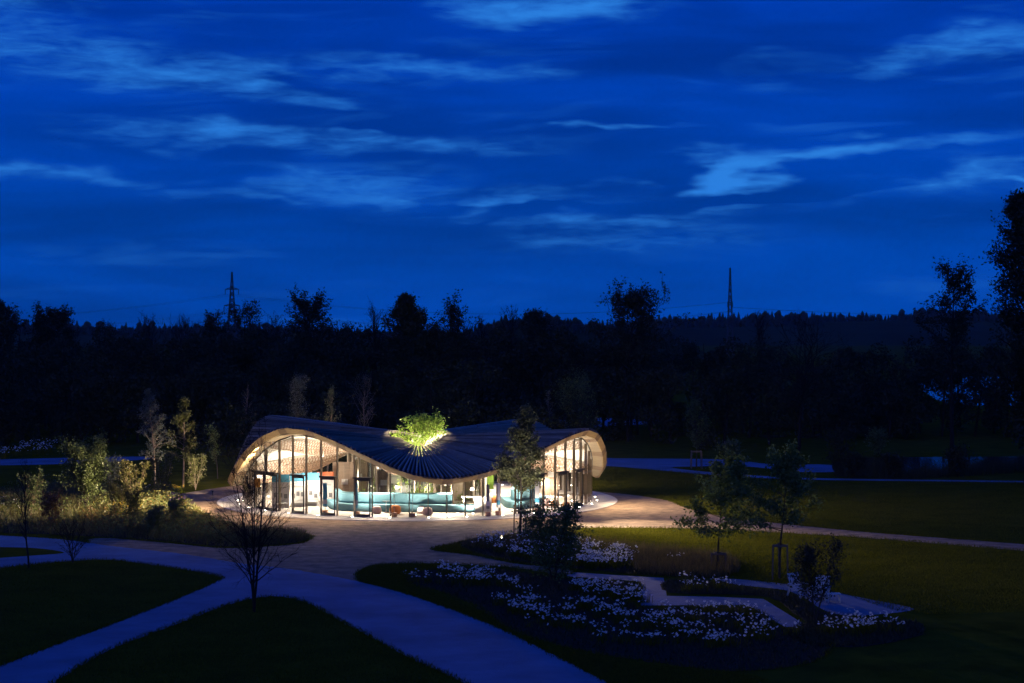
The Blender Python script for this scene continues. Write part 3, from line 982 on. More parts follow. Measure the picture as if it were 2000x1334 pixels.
# ------------------------------------------------------------------ furniture inside
def sweep(profile, path, name, m, parent, closed_ends=True, smooth=True):
    """profile: (offset to the left of travel, z) loop; path: list of (x, y)"""
    mb = MB(); n = len(profile); vs, fs = [], []
    for i, p in enumerate(path):
        a = Vector(path[max(i - 1, 0)]); b = Vector(path[min(i + 1, len(path) - 1)])
        d = (b - a).normalized(); nrm = Vector((-d.y, d.x))
        for (o, z) in profile:
            vs.append((p[0] + nrm.x * o, p[1] + nrm.y * o, z))
    for i in range(len(path) - 1):
        for k in range(n):
            k2 = (k + 1) % n
            fs.append((i * n + k, (i + 1) * n + k, (i + 1) * n + k2, i * n + k2))
    if closed_ends:
        fs.append(tuple(range(n))); fs.append(tuple(range((len(path) - 1) * n + n - 1, (len(path) - 1) * n - 1, -1)))
    mb.add(vs, fs)
    o = mb.build(name, m, parent)
    bv = o.modifiers.new('bevel', 'BEVEL'); bv.width = 0.05; bv.segments = 3; bv.limit_method = 'ANGLE'; bv.angle_limit = R(40)
    o.data.polygons.foreach_set('use_smooth', np.ones(len(o.data.polygons), dtype=bool))
    return o


def spline(pts, n=6):
    out = []
    P = [np.array(p[:2]) for p in pts]
    P = [2 * P[0] - P[1]] + P + [2 * P[-1] - P[-2]]
    for i in range(1, len(P) - 2):
        for j in range(n):
            t = j / n
            a, b, c, d = P[i - 1], P[i], P[i + 1], P[i + 2]
            out.append(tuple(0.5 * (2 * b + (c - a) * t + (2 * a - 5 * b + 4 * c - d) * t * t + (3 * b - a - 3 * c + d) * t**3)))
    out.append(tuple(P[-2]))
    return out


def furniture():
    z = FLOOR_Z
    s = empty('long_sofa', G(790, 1001), 'long curved turquoise sofa with a high back facing the front glass', 'sofa')
    ox, oy = s.location.x, s.location.y
    base = spline([G(637, 990), G(652, 998), G(700, 1001), G(790, 1002), G(870, 1002.5), G(926, 1003)])
    base = [(x - ox, y - oy) for x, y in base]
    sweep([(0.0, z), (0.0, z + .46), (0.78, z + .46), (0.78, z)], base, 'seat', M['sofa'], s)
    cut = [p for p in base if p[0] < G(890, 1003)[0] - ox]
    sweep([(0.55, z + .3), (0.50, z + 1.08), (0.80, z + 1.16), (0.92, z + .3)], cut, 'backrest', M['sofa'], s)
    s2 = empty('corner_sofa', G(1010, 994), 'turquoise corner sofa with tall rounded back near the double door', 'sofa')
    ox, oy = s2.location.x, s2.location.y
    b2 = spline([G(978, 985), G(990, 994), G(1022, 996), G(1048, 991), G(1068, 984)])
    b2 = [(x - ox, y - oy) for x, y in b2]
    sweep([(0.0, z), (0.0, z + .46), (0.85, z + .46), (0.85, z)], b2, 'seat', M['sofa'], s2)
    sweep([(0.45, z + .3), (0.40, z + 1.15), (0.72, z + 1.45), (0.95, z + .3)], b2[4:-3], 'backrest', M['sofa'], s2)
    poufs = [(736, 1003, 'pouf_pink', .60, 'pale pink pouf behind the third glass door from the left'), (772, 1004, 'pouf_orange', .72, 'orange pouf in front of the long turquoise sofa'),
             (835, 1006, 'pouf_pink', .62, 'pale pink pouf nearest the front glass'), (823, 1002.5, 'pouf_pink', .52, 'pale pink pouf tucked behind the nearest pink one'),
             (963, 982, 'pouf_orange', .62, 'orange pouf beside the white reception desk'), (952, 991, 'pouf_mauve', .58, 'dark mauve pouf at the foot of the reception desk'),
             (1084, 990, 'pouf_orange', .58, 'orange pouf behind the double glass door'), (1070, 988, 'pouf_pink', .58, 'pale pink pouf beside the corner sofa'), (1106, 992, 'pouf_orange', .5, 'small orange pouf beside the right glass door')]
    for (px, py, mm, d, lab) in poufs:
        g = G(px, py, z)
        mb = MB(); r = d / 2; h = d * .78
        mb.lathe((0, 0, 0), [(r * .62, 0), (r * .88, h * .08), (r, h * .35), (r * .98, h * .6), (r * .80, h * .88), (r * .45, h * .99), (r * .1, h)], 20)
        o = mb.build('pouf', M[mm], None, True); o.location = (g[0], g[1], z); set_props(o, lab, 'pouf', 'poufs inside the pavilion')
    # reception desk
    d = empty('reception_desk', G(932, 999, z), 'white reception desk with overhanging top right of the long sofa', 'desk')
    MB().box((0, .1, .92), (2.0, .75, .07)).build('desk_top', M['white'], d, bevel=.01)
    MB().box((.35, .1, .445), (1.1, .6, .88)).build('desk_body', M['white'], d, bevel=.01)
    MB().box((-.85, .1, .445), (.08, .6, .88)).build('leg', M['white'], d)
    g = G(922, 999, z)
    l = empty('desk_lamp', (g[0], g[1] + .1, z + .96), 'small lit lamp standing on the reception desk', 'lamp')
    mb = MB(); mb.lathe((0, 0, 0), [(.09, 0), (.09, .02), (.015, .03), (.012, .36)], 12); mb.build('lamp_base', M['frame'], l)
    mb = MB(); mb.lathe((0, 0, .36), [(.11, 0), (.12, .05), (.07, .16), (.02, .18)], 14); mb.build('lamp_shade', M['lamp_soft'], l)
    # display stands on round wooden plinths
    stands = [(635, 1004, 1.95, 'blue_print', .26), (697, 1007, 2.05, 'blue_print', .12), (770, 1009, 2.1, None, 0), (806, 1010, 2.15, None, 0), (953, 1008, 1.95, 'grey_print', .20), (973, 1006, 2.0, 'white', .24), (1049, 1001, 1.95, 'white', .26)]
    labs = ['display stand with wide blue board beside the second glass door', 'display stand with slim blue board between two glass doors', 'bare display pole on a round plinth in front of the orange pouf', 'bare display pole on a round plinth left of the pink poufs',
            'display stand with grey board right of the reception desk', 'display stand with white board left of the corner sofa', 'display stand with white board behind the double door']
    for (px, py, h, mm, w), lab in zip(stands, labs):
        e = empty('display_stand', G(px, py, z), lab, 'display stand', 'display stands along the glass')
        mb = MB(); mb.lathe((0, 0, 0), [(.17, 0), (.175, .01), (.175, .24), (.165, .25)], 20); mb.build('plinth', M['cork'], e, True)
        mb = MB(); mb.tube([(0, 0, .25), (0, 0, h)], .016, 8); mb.build('pole', M['steel'], e)
        if mm:
            MB().box((0, -.03, .25 + (h - .25) * .55), (w, .025, (h - .25) * .86)).build('board', M[mm], e)
            MB().box((0, -.045, .25 + (h - .25) * .30), (w * .98, .006, .28)).build('printed_field', M['white' if mm != 'white' else 'blue_print'], e)
        else:
            MB().box((0, -.02, h - .1), (.10, .012, .16)).build('card', M['white'], e)
    # exhibition panels at the left
    pans = [(548, 992, 1.1, 'blue_print', 'white exhibition panel with blue header behind the left double door'), (582, 990, 1.0, 'blue_print', 'white exhibition panel with blue header behind the first single door'),
            (607, 988, 1.1, 'blue_print', 'white exhibition panel with blue header and diagram left of the orange one'), (636, 986, 1.05, 'orange_print', 'white exhibition panel with bright orange header')]
    pans += [(765, 968, 1.3, 'grey_print', 'added white panel with grey header brightening the courtyard view, leftmost of four'), (812, 966, 1.2, 'blue_print', 'added white panel with blue header brightening the courtyard view behind the sofa'),
             (858, 966, 1.2, 'grey_print', 'added white panel with grey header brightening the courtyard view, third of four'), (905, 968, 1.3, 'green_print', 'added white panel with green header brightening the view behind the reception desk')]  # white panels added to brighten the dark gap behind the sofa
    for (px, py, w, mm, lab) in pans:
        e = empty('exhibition_panel', G(px, py, z), lab, 'display panel', 'exhibition panels')
        hh = 2.05
        MB().box((0, 0, hh / 2), (w, .06, hh)).build('panel', M['white'], e)
        MB().box((0, -.034, hh + .10 - .25), (w + .03, .025, .50)).build('header', M[mm], e)
        rr = random.Random(px)
        for k in range(3):
            MB().box((-w * .3 + w * .3 * k, -.036, .75 + rr.uniform(-.1, .1)), (w * .2, .008, .28)).build('picture', M['grey_print'], e)
        MB().box((0, -.036, 1.30), (w * .7, .008, .03)).build('text_line', M['grey_print'], e)
        MB().box((0, -.2, .30), (w * .8, .34, .06)).build('shelf', M['white'], e)
    # timber partitions near the courtyard
    for (px, py, w, h, lab) in ((672, 984, 1.5, 2.75, 'brown timber partition with framed notice behind the long sofa'), (1075, 968, 1.2, 2.0, 'brown timber partition behind the corner sofa'), (700, 972, 1.2, 2.6, 'brown timber partition beside the courtyard glass'),
                               (862, 985, 1.1, 1.9, 'brown timber partition behind the right half of the long sofa'), (905, 978, 1.6, 1.9, 'brown timber partition behind the reception desk'), (748, 986, .9, 2.2, 'narrow brown timber partition behind the long sofa')):
        e = empty('timber_partition', G(px, py, z), lab, 'partition')
        for k in range(4):
            MB().box((-w / 2 + w / 8 + k * w / 4, 0, h / 2), (w / 4 - .012, .08, h)).build('board', M['panel_brown'], e)
        MB().box((.05, -.05, 1.45), (.42, .02, .36)).build('framed_notice', M['white'], e)
    # white cabinets, green and amber boards
    c = empty('white_cabinet', G(787, 976, z), 'white counter cabinet behind the courtyard glass', 'cabinet')
    MB().box((0, 0, .45), (1.0, .5, .9)).build('body', M['white'], c, bevel=.01); MB().box((0, 0, .92), (1.06, .56, .04)).build('worktop', M['white'], c)
    b = MB().box((0, 0, .55), (.42, .04, 1.1)).build('green_banner', M['green_print']); b.location = (*G(958, 985, z)[:2], z + 1.0); set_props(b, 'bright green hanging banner right of the reception desk', 'banner')
    b = MB().box((0, 0, .3), (.34, .04, .55)).build('amber_board', M['amber']); b.location = (*G(503, 992, z)[:2], z + 1.3); set_props(b, 'small amber notice board left of the double door', 'board')
    t = empty('side_table', G(754, 1000.5, z), 'small dark side table in front of the sofa', 'table')
    mb = MB(); mb.lathe((0, 0, 0), [(.16, 0), (.16, .015), (.02, .03), (.02, .68)], 14); mb.build('leg', M['steel'], t)
    mb = MB(); mb.lathe((0, 0, .68), [(.24, 0), (.24, .03)], 18); mb.build('table_top', M['frame'], t)


furniture()


# ------------------------------------------------------------------ plants
def tubes_mesh(name, polys):
    """polys: list of (points (n,3), radii (n,), sides)"""
    VV, FF, base = [], [], 0
    for pts, rad, n in polys:
        pts = np.asarray(pts, float); rad = np.asarray(rad, float)
        k = len(pts)
        d = np.gradient(pts, axis=0)
        d /= np.linalg.norm(d, axis=1)[:, None] + 1e-9
        ref = np.where(np.abs(d[:, 2:3]) < .9, np.array([[0, 0, 1.0]]), np.array([[1.0, 0, 0]]))
        s = np.cross(d, ref); s /= np.linalg.norm(s, axis=1)[:, None] + 1e-9
        u = np.cross(s, d)
        a = 2 * np.pi * np.arange(n) / n
        ring = pts[:, None, :] + (s[:, None, :] * np.cos(a)[None, :, None] + u[:, None, :] * np.sin(a)[None, :, None]) * rad[:, None, None]
        VV.append(ring.reshape(-1, 3))
        i = np.arange(k - 1)[:, None] * n; j = np.arange(n)[None, :]; j2 = (j + 1) % n
        FF.append((np.stack([i + j, i + j2, i + n + j2, i + n + j], -1) + base).reshape(-1, 4))
        base += k * n
    return np_mesh(name, np.concatenate(VV), np.concatenate(FF))


def leaf_quads(rg, C, size, flat=0.0, aspect=0.55):
    """diamond leaves centred on C (n,3), random orientation"""
    n = len(C)
    a = rg.normal(size=(n, 3)); a[:, 2] *= (1 - flat); a /= np.linalg.norm(a, axis=1)[:, None] + 1e-9
    b = rg.normal(size=(n, 3)); b -= (b * a).sum(1)[:, None] * a; b /= np.linalg.norm(b, axis=1)[:, None] + 1e-9
    nn = np.cross(a, b)
    s = size * rg.uniform(0.6, 1.35, n)[:, None]
    bend = nn * s * rg.uniform(-.12, .12, n)[:, None]
    V = np.stack([C - a * s * .5, C + b * s * aspect * .5 + bend, C + a * s * .5, C - b * s * aspect * .5 + bend], 1).reshape(-1, 3)
    Fq = np.arange(n * 4).reshape(n, 4)
    return V, Fq


def polyline(rg, p, d, length, n, wob, up=0.0):
    pts = [np.array(p, float)]
    d = np.array(d, float); d /= np.linalg.norm(d)
    for i in range(n):
        d = d + rg.normal(size=3) * wob + np.array([0, 0, up])
        d /= np.linalg.norm(d)
        pts.append(pts[-1] + d * length / n)
    return np.array(pts)


def interp(pts, t):
    f = t * (len(pts) - 1); i = min(int(f), len(pts) - 2); u = f - i
    return pts[i] * (1 - u) + pts[i + 1] * u, pts[i + 1] - pts[i]


def grow(seed, h, r, clear=0.25, spread=0.3, n1=22, n2=6, n3=0, ang=50, up=0.05, profile='oval', wob=0.10, stems=1, splay=0.2, lean=0.0, twig=0.004):
    """wood polylines and the points where leaves sit; base at the origin"""
    rg = np.random.default_rng(seed)
    polys, tips = [], []

    def prof(t):
        t = min(max(t, 0), 1)
        if profile == 'cone': return (1 - t) ** .8 + .04
        if profile == 'oval': return math.sin(math.pi * (0.12 + 0.85 * t)) ** .8 + .05
        if profile == 'round': return math.sqrt(max(0.02, 1 - (2 * t - .85) ** 2 / 1.35))
        if profile == 'egg': return (1 - t) ** .75 * min(1.0, .45 + 2.6 * t) + .05
        if profile == 'wide': return 1.05 - .55 * t
        if profile == 'flame': return math.sin(math.pi * (0.2 + 0.8 * t) ** .8) ** .7 + .04
        return 1.0
    for s in range(stems):
        az = rg.uniform(0, 2 * np.pi) if stems == 1 else 2 * np.pi * s / stems + rg.uniform(-.4, .4)
        sp = (splay * rg.uniform(.6, 1.2)) if stems > 1 else lean
        hs = h * (rg.uniform(.8, 1.0) if s else 1.0)
        d0 = np.array([math.cos(az) * sp, math.sin(az) * sp, 1.0])
        tr = polyline(rg, (0, 0, 0), d0, hs * (1 + sp * .2), 12, 0.035, 0.02)
        rs = r * (1.0 if s == 0 else .8)
        polys.append((tr, np.linspace(rs, max(rs * .10, twig), len(tr)), 7))
        m1 = max(3, n1 // stems)
        for i in range(m1):
            t = clear + (1 - clear) * (i + rg.uniform(0, .9)) / m1
            t = min(t, .985)
            p, dd = interp(tr, t)
            ta = (t - clear) / (1 - clear)
            L1 = spread * h * prof(ta) * rg.uniform(.65, 1.15)
            a = rg.uniform(0, 2 * np.pi) if stems == 1 else az + rg.normal() * 1.5
            an = R(ang * rg.uniform(.75, 1.25)) * (1 - .35 * ta)
            d = np.array([math.cos(a) * math.sin(an), math.sin(a) * math.sin(an), math.cos(an)])
            br = polyline(rg, p, d, L1, 6, wob, up)
            r1 = max(rs * (1 - t) * .55 + twig, twig)
            polys.append((br, np.linspace(r1, twig, len(br)), 4))
            tips.append(br[2:])
            for j in range(n2):
                u = rg.uniform(.2, .98)
                q, qd = interp(br, u)
                d2 = qd / np.linalg.norm(qd) + rg.normal(size=3) * .65 + np.array([0, 0, .15])
                L2 = L1 * rg.uniform(.25, .5) * (1.1 - .5 * u)
                b2 = polyline(rg, q, d2, L2, 4, wob * 1.2, up)
                polys.append((b2, np.linspace(max(r1 * .45, twig), twig * .8, len(b2)), 3))
                tips.append(b2[1:])
                for k in range(n3):
                    q3, qd3 = interp(b2, rg.uniform(.2, .98))
                    d3 = qd3 / np.linalg.norm(qd3) + rg.normal(size=3) * .7 + np.array([0, 0, .1])
                    b3 = polyline(rg, q3, d3, L2 * rg.uniform(.35, .6), 3, wob * 1.2, up)
                    polys.append((b3, np.linspace(twig * .9, twig * .6, len(b3)), 3))
                    tips.append(b3[1:])
    return polys, tips


def make_tree(name, loc, label, cat, seed, h, r, bark, leafm=None, nleaf=0, lsize=.1, lspread=.12, group=None, flat=.2, kind_names=('trunk', 'crown'), **kw):
    e = empty(name, loc, label, cat, group)
    polys, tips = grow(seed, h, r, **kw)
    link_mesh(kind_names[0], tubes_mesh(kind_names[0], polys), M[bark], e, True)
    if leafm and nleaf:
        rg = np.random.default_rng(seed + 5)
        T = np.concatenate(tips)
        C = T[rg.integers(0, len(T), nleaf)] + rg.normal(size=(nleaf, 3)) * lspread
        C[:, 2] = np.maximum(C[:, 2], 0.03)
        V, Fq = leaf_quads(rg, C, lsize, flat)
        link_mesh(kind_names[1], np_mesh(kind_names[1], V, Fq), M[leafm], e)
    return e


def tree_px(name, px, base_y, top_y, label, seed, bark, leafm=None, group=None, cat='tree', w_px=None, **kw):
    """a tree rooted where the photo shows it, as tall as it shows"""
    g = G(px, base_y)
    h = (base_y - top_y) * g[1] / F_PX
    if w_px: kw['spread'] = w_px * g[1] / F_PX / h / 2 * 1.4
    return make_tree(name, g, label, cat, seed, h, kw.pop('r', h * .012), bark, leafm, group=group, **kw)


# courtyard tree
make_tree('courtyard_tree', (CX + .05, CY, .03), 'bright lit green tree growing through the eye of the roof', 'tree', 11, 5.1, .09, 'bark_pale', 'leaf_court', 3900, .17, .12,
          clear=.55, spread=.40, n1=46, n2=7, ang=76, profile='round', up=.03)
# young trees beside the pavilion
tree_px('young_tree', 1015, 1046, 800, 'young leafy tree with wooden stake frame in front of the roof', 21, 'bark', 'leaf_young', w_px=88, nleaf=12000, lsize=.14, lspread=.12, clear=.34, n1=60, n2=7, ang=66, profile='egg', up=.02)
tree_px('young_tree', 1402, 1112, 930, 'young spreading tree on the lawn, left of the two dark ones', 22, 'bark', 'leaf_lawn', w_px=165, nleaf=6200, lsize=.16, lspread=.12, clear=.36, n1=26, n2=6, ang=70, profile='wide', up=.01, wob=.13)
tree_px('young_tree', 1522, 1130, 908, 'young spreading tree on the lawn, right of the two dark ones', 23, 'bark', 'leaf_lawn', w_px=132, nleaf=6200, lsize=.15, lspread=.13, clear=.42, n1=28, n2=6, ang=64, profile='wide', up=.02)
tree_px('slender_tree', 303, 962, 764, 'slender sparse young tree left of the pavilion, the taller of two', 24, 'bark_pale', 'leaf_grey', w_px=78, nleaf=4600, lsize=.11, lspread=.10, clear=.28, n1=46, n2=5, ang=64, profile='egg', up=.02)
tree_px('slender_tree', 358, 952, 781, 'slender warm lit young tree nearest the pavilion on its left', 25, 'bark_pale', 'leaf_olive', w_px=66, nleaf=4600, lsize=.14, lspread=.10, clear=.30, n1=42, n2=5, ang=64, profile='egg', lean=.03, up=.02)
# trees just behind the roof
tree_px('feathery_tree', 588, 915, 748, 'pale feathery tree showing above the left wave of the roof', 26, 'bark', 'leaf_grey', w_px=70, nleaf=4200, lsize=.10, lspread=.13, clear=.2, n1=44, n2=6, ang=30, profile='round', up=.04)
tree_px('slim_tree', 640, 920, 757, 'slim lit young tree right behind the left wave of the roof', 27, 'bark_pale', 'leaf_young', w_px=44, nleaf=1500, lsize=.13, lspread=.10, clear=.2, n1=28, n2=4, ang=35, profile='flame')
tree_px('bare_tree', 712, 900, 742, 'dim bare tree left of the courtyard tree, behind the roof', 28, 'bark_pale', 'leaf_grey', w_px=70, nleaf=700, lsize=.10, lspread=.12, clear=.2, n1=40, n2=6, ang=38, profile='oval')
tree_px('bare_tree', 487, 890, 748, 'dim thin bare tree behind the far left end of the roof', 29, 'bark_pale', None, w_px=60, clear=.15, n1=44, n2=6, ang=45, profile='cone')
tree_px('thin_tree', 1066, 880, 765, 'thin twiggy young tree behind the right wave of the roof', 30, 'bark_pale', 'leaf_grey', w_px=36, nleaf=500, lsize=.12, lspread=.10, clear=.2, n1=26, n2=4, ang=35, profile='flame')
tree_px('willow_shrub', 1130, 880, 758, 'dim bushy green shrub behind the right end of the roof', 31, 'bark', 'leaf_green', cat='shrub', w_px=110, nleaf=5200, lsize=.14, lspread=.20, clear=.05, n1=50, n2=6, ang=40, profile='round', stems=4, splay=.25)
tree_px('young_tree', 1360, 914, 790, 'dim young tree in a stake frame beside the far path', 32, 'bark', 'leaf_green', w_px=56, nleaf=1600, lsize=.16, lspread=.14, clear=.3, n1=26, n2=5, ang=40, profile='oval')
tree_px('small_tree', 425, 935, 838, 'small dim tree against the left end of the roof', 33, 'bark', 'leaf_green', w_px=36, nleaf=900, lsize=.13, lspread=.12, clear=.3, n1=22, n2=4, ang=45, profile='round')
# bare trees in the foreground
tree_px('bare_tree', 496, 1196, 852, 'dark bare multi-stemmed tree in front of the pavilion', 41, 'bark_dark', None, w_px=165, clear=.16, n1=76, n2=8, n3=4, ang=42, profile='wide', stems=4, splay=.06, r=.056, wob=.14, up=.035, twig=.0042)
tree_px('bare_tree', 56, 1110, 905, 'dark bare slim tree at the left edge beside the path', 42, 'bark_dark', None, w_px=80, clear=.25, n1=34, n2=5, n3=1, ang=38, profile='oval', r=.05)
tree_px('bare_shrub', 142, 1099, 1035, 'low bare twiggy shrub beside the left path', 43, 'bark_dark', None, cat='shrub', w_px=70, clear=.1, n1=40, n2=5, n3=1, ang=45, stems=4, splay=.35, r=.03, twig=.005)
# shrubs
tree_px('shrub', 1082, 1142, 1018, 'large dark leafy shrub among the white daffodils', 51, 'bark', 'leaf_lawn', cat='shrub', w_px=118, nleaf=5200, lsize=.13, lspread=.13, clear=.06, n1=54, n2=6, ang=48, profile='round', stems=5, splay=.32, r=.03)
tree_px('sapling', 1104, 1120, 983, 'slim leafy sapling rising behind the large dark shrub', 52, 'bark', 'leaf_lawn', cat='shrub', w_px=46, nleaf=900, lsize=.13, lspread=.09, clear=.2, n1=26, n2=4, ang=38, profile='oval', stems=2, splay=.12, r=.03)
tree_px('shrub', 1592, 1216, 1075, 'large dark shrub beside the garden chairs', 53, 'bark', 'leaf_dark', cat='shrub', w_px=84, nleaf=2200, lsize=.12, lspread=.15, clear=.25, n1=44, n2=6, ang=45, profile='round', stems=3, splay=.2, r=.04)
tree_px('shrub', 166, 992, 880, 'big rounded green shrub in the planting left of the pavilion', 54, 'bark', 'leaf_green', cat='shrub', w_px=98, nleaf=9000, lsize=.14, lspread=.14, clear=.04, n1=64, n2=7, ang=40, profile='round', stems=5, splay=.28, r=.04)
small = [(262, 992, 910, 52, 'leaf_olive', 'leafy olive shrub at the foot of the slender trees'), (318, 972, 893, 34, 'leaf_olive', 'upright lit shrub between the two slender trees'), (382, 957, 895, 40, 'leaf_olive', 'low shrub right of the warm lit slender tree'),
         (228, 1018, 955, 42, 'leaf_olive', 'bright yellow green shrub below the big rounded shrub'), (262, 1022, 962, 30, 'leaf_olive', 'narrow yellow green shrub in the middle of the planting'), (345, 1036, 985, 50, 'leaf_green', 'low green shrub in front of the violet flowers'),
         (60, 1010, 945, 70, 'leaf_green', 'dim green shrub at the left edge of the planting'), (100, 1030, 975, 56, 'leaf_rust', 'brownish dim shrub at the left of the planting'), (215, 950, 905, 40, 'leaf_grey', 'dim pale shrub behind the big rounded shrub'),
         (300, 1046, 1000, 40, 'leaf_green', 'low green shrub on the near edge of the planting')]
for i, (px, b, t, w, lm, lab) in enumerate(small):
    tree_px('shrub', px, b, t, lab, 60 + i, 'bark_pale', lm, cat='shrub', group='shrubs in the planting', w_px=w, nleaf=1500, lsize=.13, lspread=.10, clear=.05, n1=36, n2=4, ang=38, profile='round', stems=4, splay=.25, r=.02)
for i, (px, b, t, w, lab) in enumerate([(1425, 925, 870, 40, 'dim low shrub behind the left dark young tree'), (1640, 925, 850, 60, 'dark shrub at the near end of the pond'), (1665, 935, 905, 50, 'low dark shrub on the pond bank'), (1745, 935, 900, 36, 'dark reedy shrub in the middle of the pond bank'), (1715, 890, 850, 44, 'dim pale bush behind the pond'), (1870, 932, 895, 60, 'dark reedy shrub at the right of the pond')]):
    tree_px('shrub', px, b, t, lab, 80 + i, 'bark_dark', 'leaf_green' if i in (0, 4) else 'leaf_dark', cat='shrub', group='shrubs by the pond', w_px=w, nleaf=1300, lsize=.2, lspread=.16, clear=.05, n1=34, n2=4, ang=40, profile='round', stems=4, splay=.3, r=.03)


# tree stakes
def stakes(px, py, top_y, half, label, n=3, slats=False):
    g = G(px, py); e = empty('stake_frame', g, label, 'tree stake', 'stake frames round the young trees')
    hgt = (py - top_y) * g[1] / F_PX
    pos = [(-half, -.28), (half, -.22), (0.05, .42)] if n == 3 else [(-half, -half), (half, -half), (half, half), (-half, half)]
    for (x, y) in pos:
        mb = MB(); mb.tube([(x * 1.08, y * 1.08, -.05), (x, y, hgt)], .035, 8); mb.build('post', M['stake'], e)
    k = len(pos)
    for i in range(k):
        a, b = pos[i], pos[(i + 1) % k]
        mb = MB(); mb.bar((a[0], a[1], hgt - .08), (b[0], b[1], hgt - .08), .03, .09); mb.build('rail', M['stake'], e)


stakes(1015, 1047, 994, .30, 'wooden stake frame round the young tree before the roof')
stakes(1402, 1113, 1078, .33, 'wooden stake frame round the left dark young tree')
stakes(1522, 1131, 1062, .33, 'wooden stake frame round the right dark young tree')
stakes(1360, 915, 880, .40, 'pale stake frame round the tree beside the far path', 4)
stakes(1424, 905, 862, .35, 'dim stake frame standing alone behind the far path', 4)


# ------------------------------------------------------------------ herbaceous planting and flowers
def inside(poly, P):
    x, y = P[:, 0], P[:, 1]; c = np.zeros(len(P), bool); n = len(poly); j = n - 1
    for i in range(n):
        xi, yi = poly[i]; xj, yj = poly[j]
        t = ((yi > y) != (yj > y)) & (x < (xj - xi) * (y - yi) / (yj - yi + 1e-12) + xi)
        c ^= t; j = i
    return c


def scatter(rg, poly, n):
    lo, hi = poly.min(0), poly.max(0)
    out = np.zeros((0, 2))
    while len(out) < n:
        P = rg.uniform(lo, hi, size=(n * 3, 2)); out = np.concatenate([out, P[inside(poly, P)]])
    return out[:n]


def clump_noise(P, s, seed):
    r = np.random.default_rng(seed); v = np.zeros(len(P))
    for k in range(6):
        f = r.normal(size=2) * s * (1 + .6 * k); v += np.sin(P @ f + r.uniform(0, 6.28)) / (1 + .5 * k)
    return v


def blades(rg, P, h, w, lean=.35):
    """upright triangular blades on ground points P"""
    n = len(P)
    a = rg.uniform(0, 2 * np.pi, n); hh = h * rg.uniform(.5, 1.3, n)
    side = np.stack([np.cos(a), np.sin(a), np.zeros(n)], 1) * (w * rg.uniform(.6, 1.3, n))[:, None]
    base = np.concatenate([P, np.full((n, 1), .012)], 1)
    tip = base + np.stack([rg.normal(size=n) * lean * hh, rg.normal(size=n) * lean * hh, hh], 1)
    V = np.stack([base - side, base + side, tip], 1).reshape(-1, 3)
    return V, np.arange(3 * n).reshape(n, 3), tip


def flower_heads(rg, T, size):
    """six-petalled open flowers at points T, facing up and outwards"""
    n = len(T)
    nrm = np.stack([rg.normal(size=n) * .6, -np.abs(rg.normal(size=n)) * .6, np.abs(rg.normal(size=n)) * .5 + .5], 1)
    nrm /= np.linalg.norm(nrm, axis=1)[:, None]
    a = np.cross(nrm, np.array([[0.3, .9, .1]])); a /= np.linalg.norm(a, axis=1)[:, None]
    b = np.cross(nrm, a)
    s = (size * rg.uniform(.7, 1.25, n))[:, None]
    V, F = [], []
    ph = rg.uniform(0, 1, n)[:, None]
    vs = [T + nrm * s * .02]
    for k in range(12):
        an = 2 * np.pi * k / 12 + ph
        rr = .5 if k % 2 == 0 else .24
        vs.append(T + (a * np.cos(an) + b * np.sin(an)) * s * rr + nrm * s * (.14 if k % 2 == 0 else .05))
    V = np.stack(vs, 1).reshape(-1, 3)
    f = np.array([(0, 1 + k, 1 + (k + 1) % 12) for k in range(12)])
    F = (np.arange(n)[:, None, None] * 13 + f[None]).reshape(-1, 3)
    return V, F


def flower_drift(name, bed, n, seed, label, size=.125, h=.42, dens=.0, mat_='petal', px_areas=None):
    rg = np.random.default_rng(seed)
    if px_areas:
        poly = None; Ps = []
        for (pl, k) in px_areas:
            Ps.append(scatter(rg, np.array(px_poly(pl)), k))
        P = np.concatenate(Ps)
    else:
        P = scatter(rg, BED[bed], n * 3)
    c = clump_noise(P, 1.1, seed) + rg.normal(size=len(P)) * .4
    P = P[c > dens]
    rg.shuffle(P)
    nc = max(4, len(P) // 5)
    P = np.concatenate([P[:len(P) // 4], P[rg.integers(0, nc, len(P))] + rg.normal(size=(len(P), 2)) * .20])
    T = np.concatenate([P, (h * rg.uniform(.7, 1.2, len(P)))[:, None]], 1)
    V, F = flower_heads(rg, T, size)
    o = link_mesh(name, np_mesh(name, V, F), M[mat_])
    set_props(o, label, 'flowers', None, 'stuff')
    Vb, Fb, _ = blades(rg, np.repeat(P, 5, 0) + rg.normal(size=(len(P) * 5, 2)) * .07, h * .85, .014, .22)
    o2 = link_mesh(name.replace('flowers', 'leaves'), np_mesh(name, Vb, Fb), M['blade'])
    set_props(o2, label.replace('flowers', 'flower leaves'), 'leaves', None, 'stuff')


flower_drift('daffodil_flowers', None, 0, 101, 'white daffodil flowers in the bed along the gravel forecourt', px_areas=[([(925, 1068), (960, 1055), (1050, 1052), (1120, 1062), (1215, 1080), (1235, 1104), (1180, 1112), (1080, 1104), (990, 1088)], 1500), ([(1110, 1068), (1215, 1082), (1230, 1106), (1110, 1104)], 420), ([(1240, 1085), (1330, 1092), (1340, 1100), (1240, 1100)], 60)], dens=-.1)
flower_drift('lower_daffodil_flowers', None, 0, 102, 'white daffodil flowers spread over the lower bed', px_areas=[([(798, 1137), (825, 1116), (900, 1112), (960, 1118), (965, 1140), (900, 1155), (850, 1150)], 520), ([(930, 1125), (985, 1135), (1060, 1180), (1080, 1215), (1000, 1205), (945, 1165)], 480), ([(1125, 1150), (1180, 1143), (1243, 1150), (1245, 1186), (1180, 1182), (1140, 1170)], 480), ([(980, 1195), (1100, 1185), (1300, 1195), (1450, 1195), (1520, 1230), (1480, 1262), (1250, 1270), (1080, 1245)], 1700)], dens=.25)
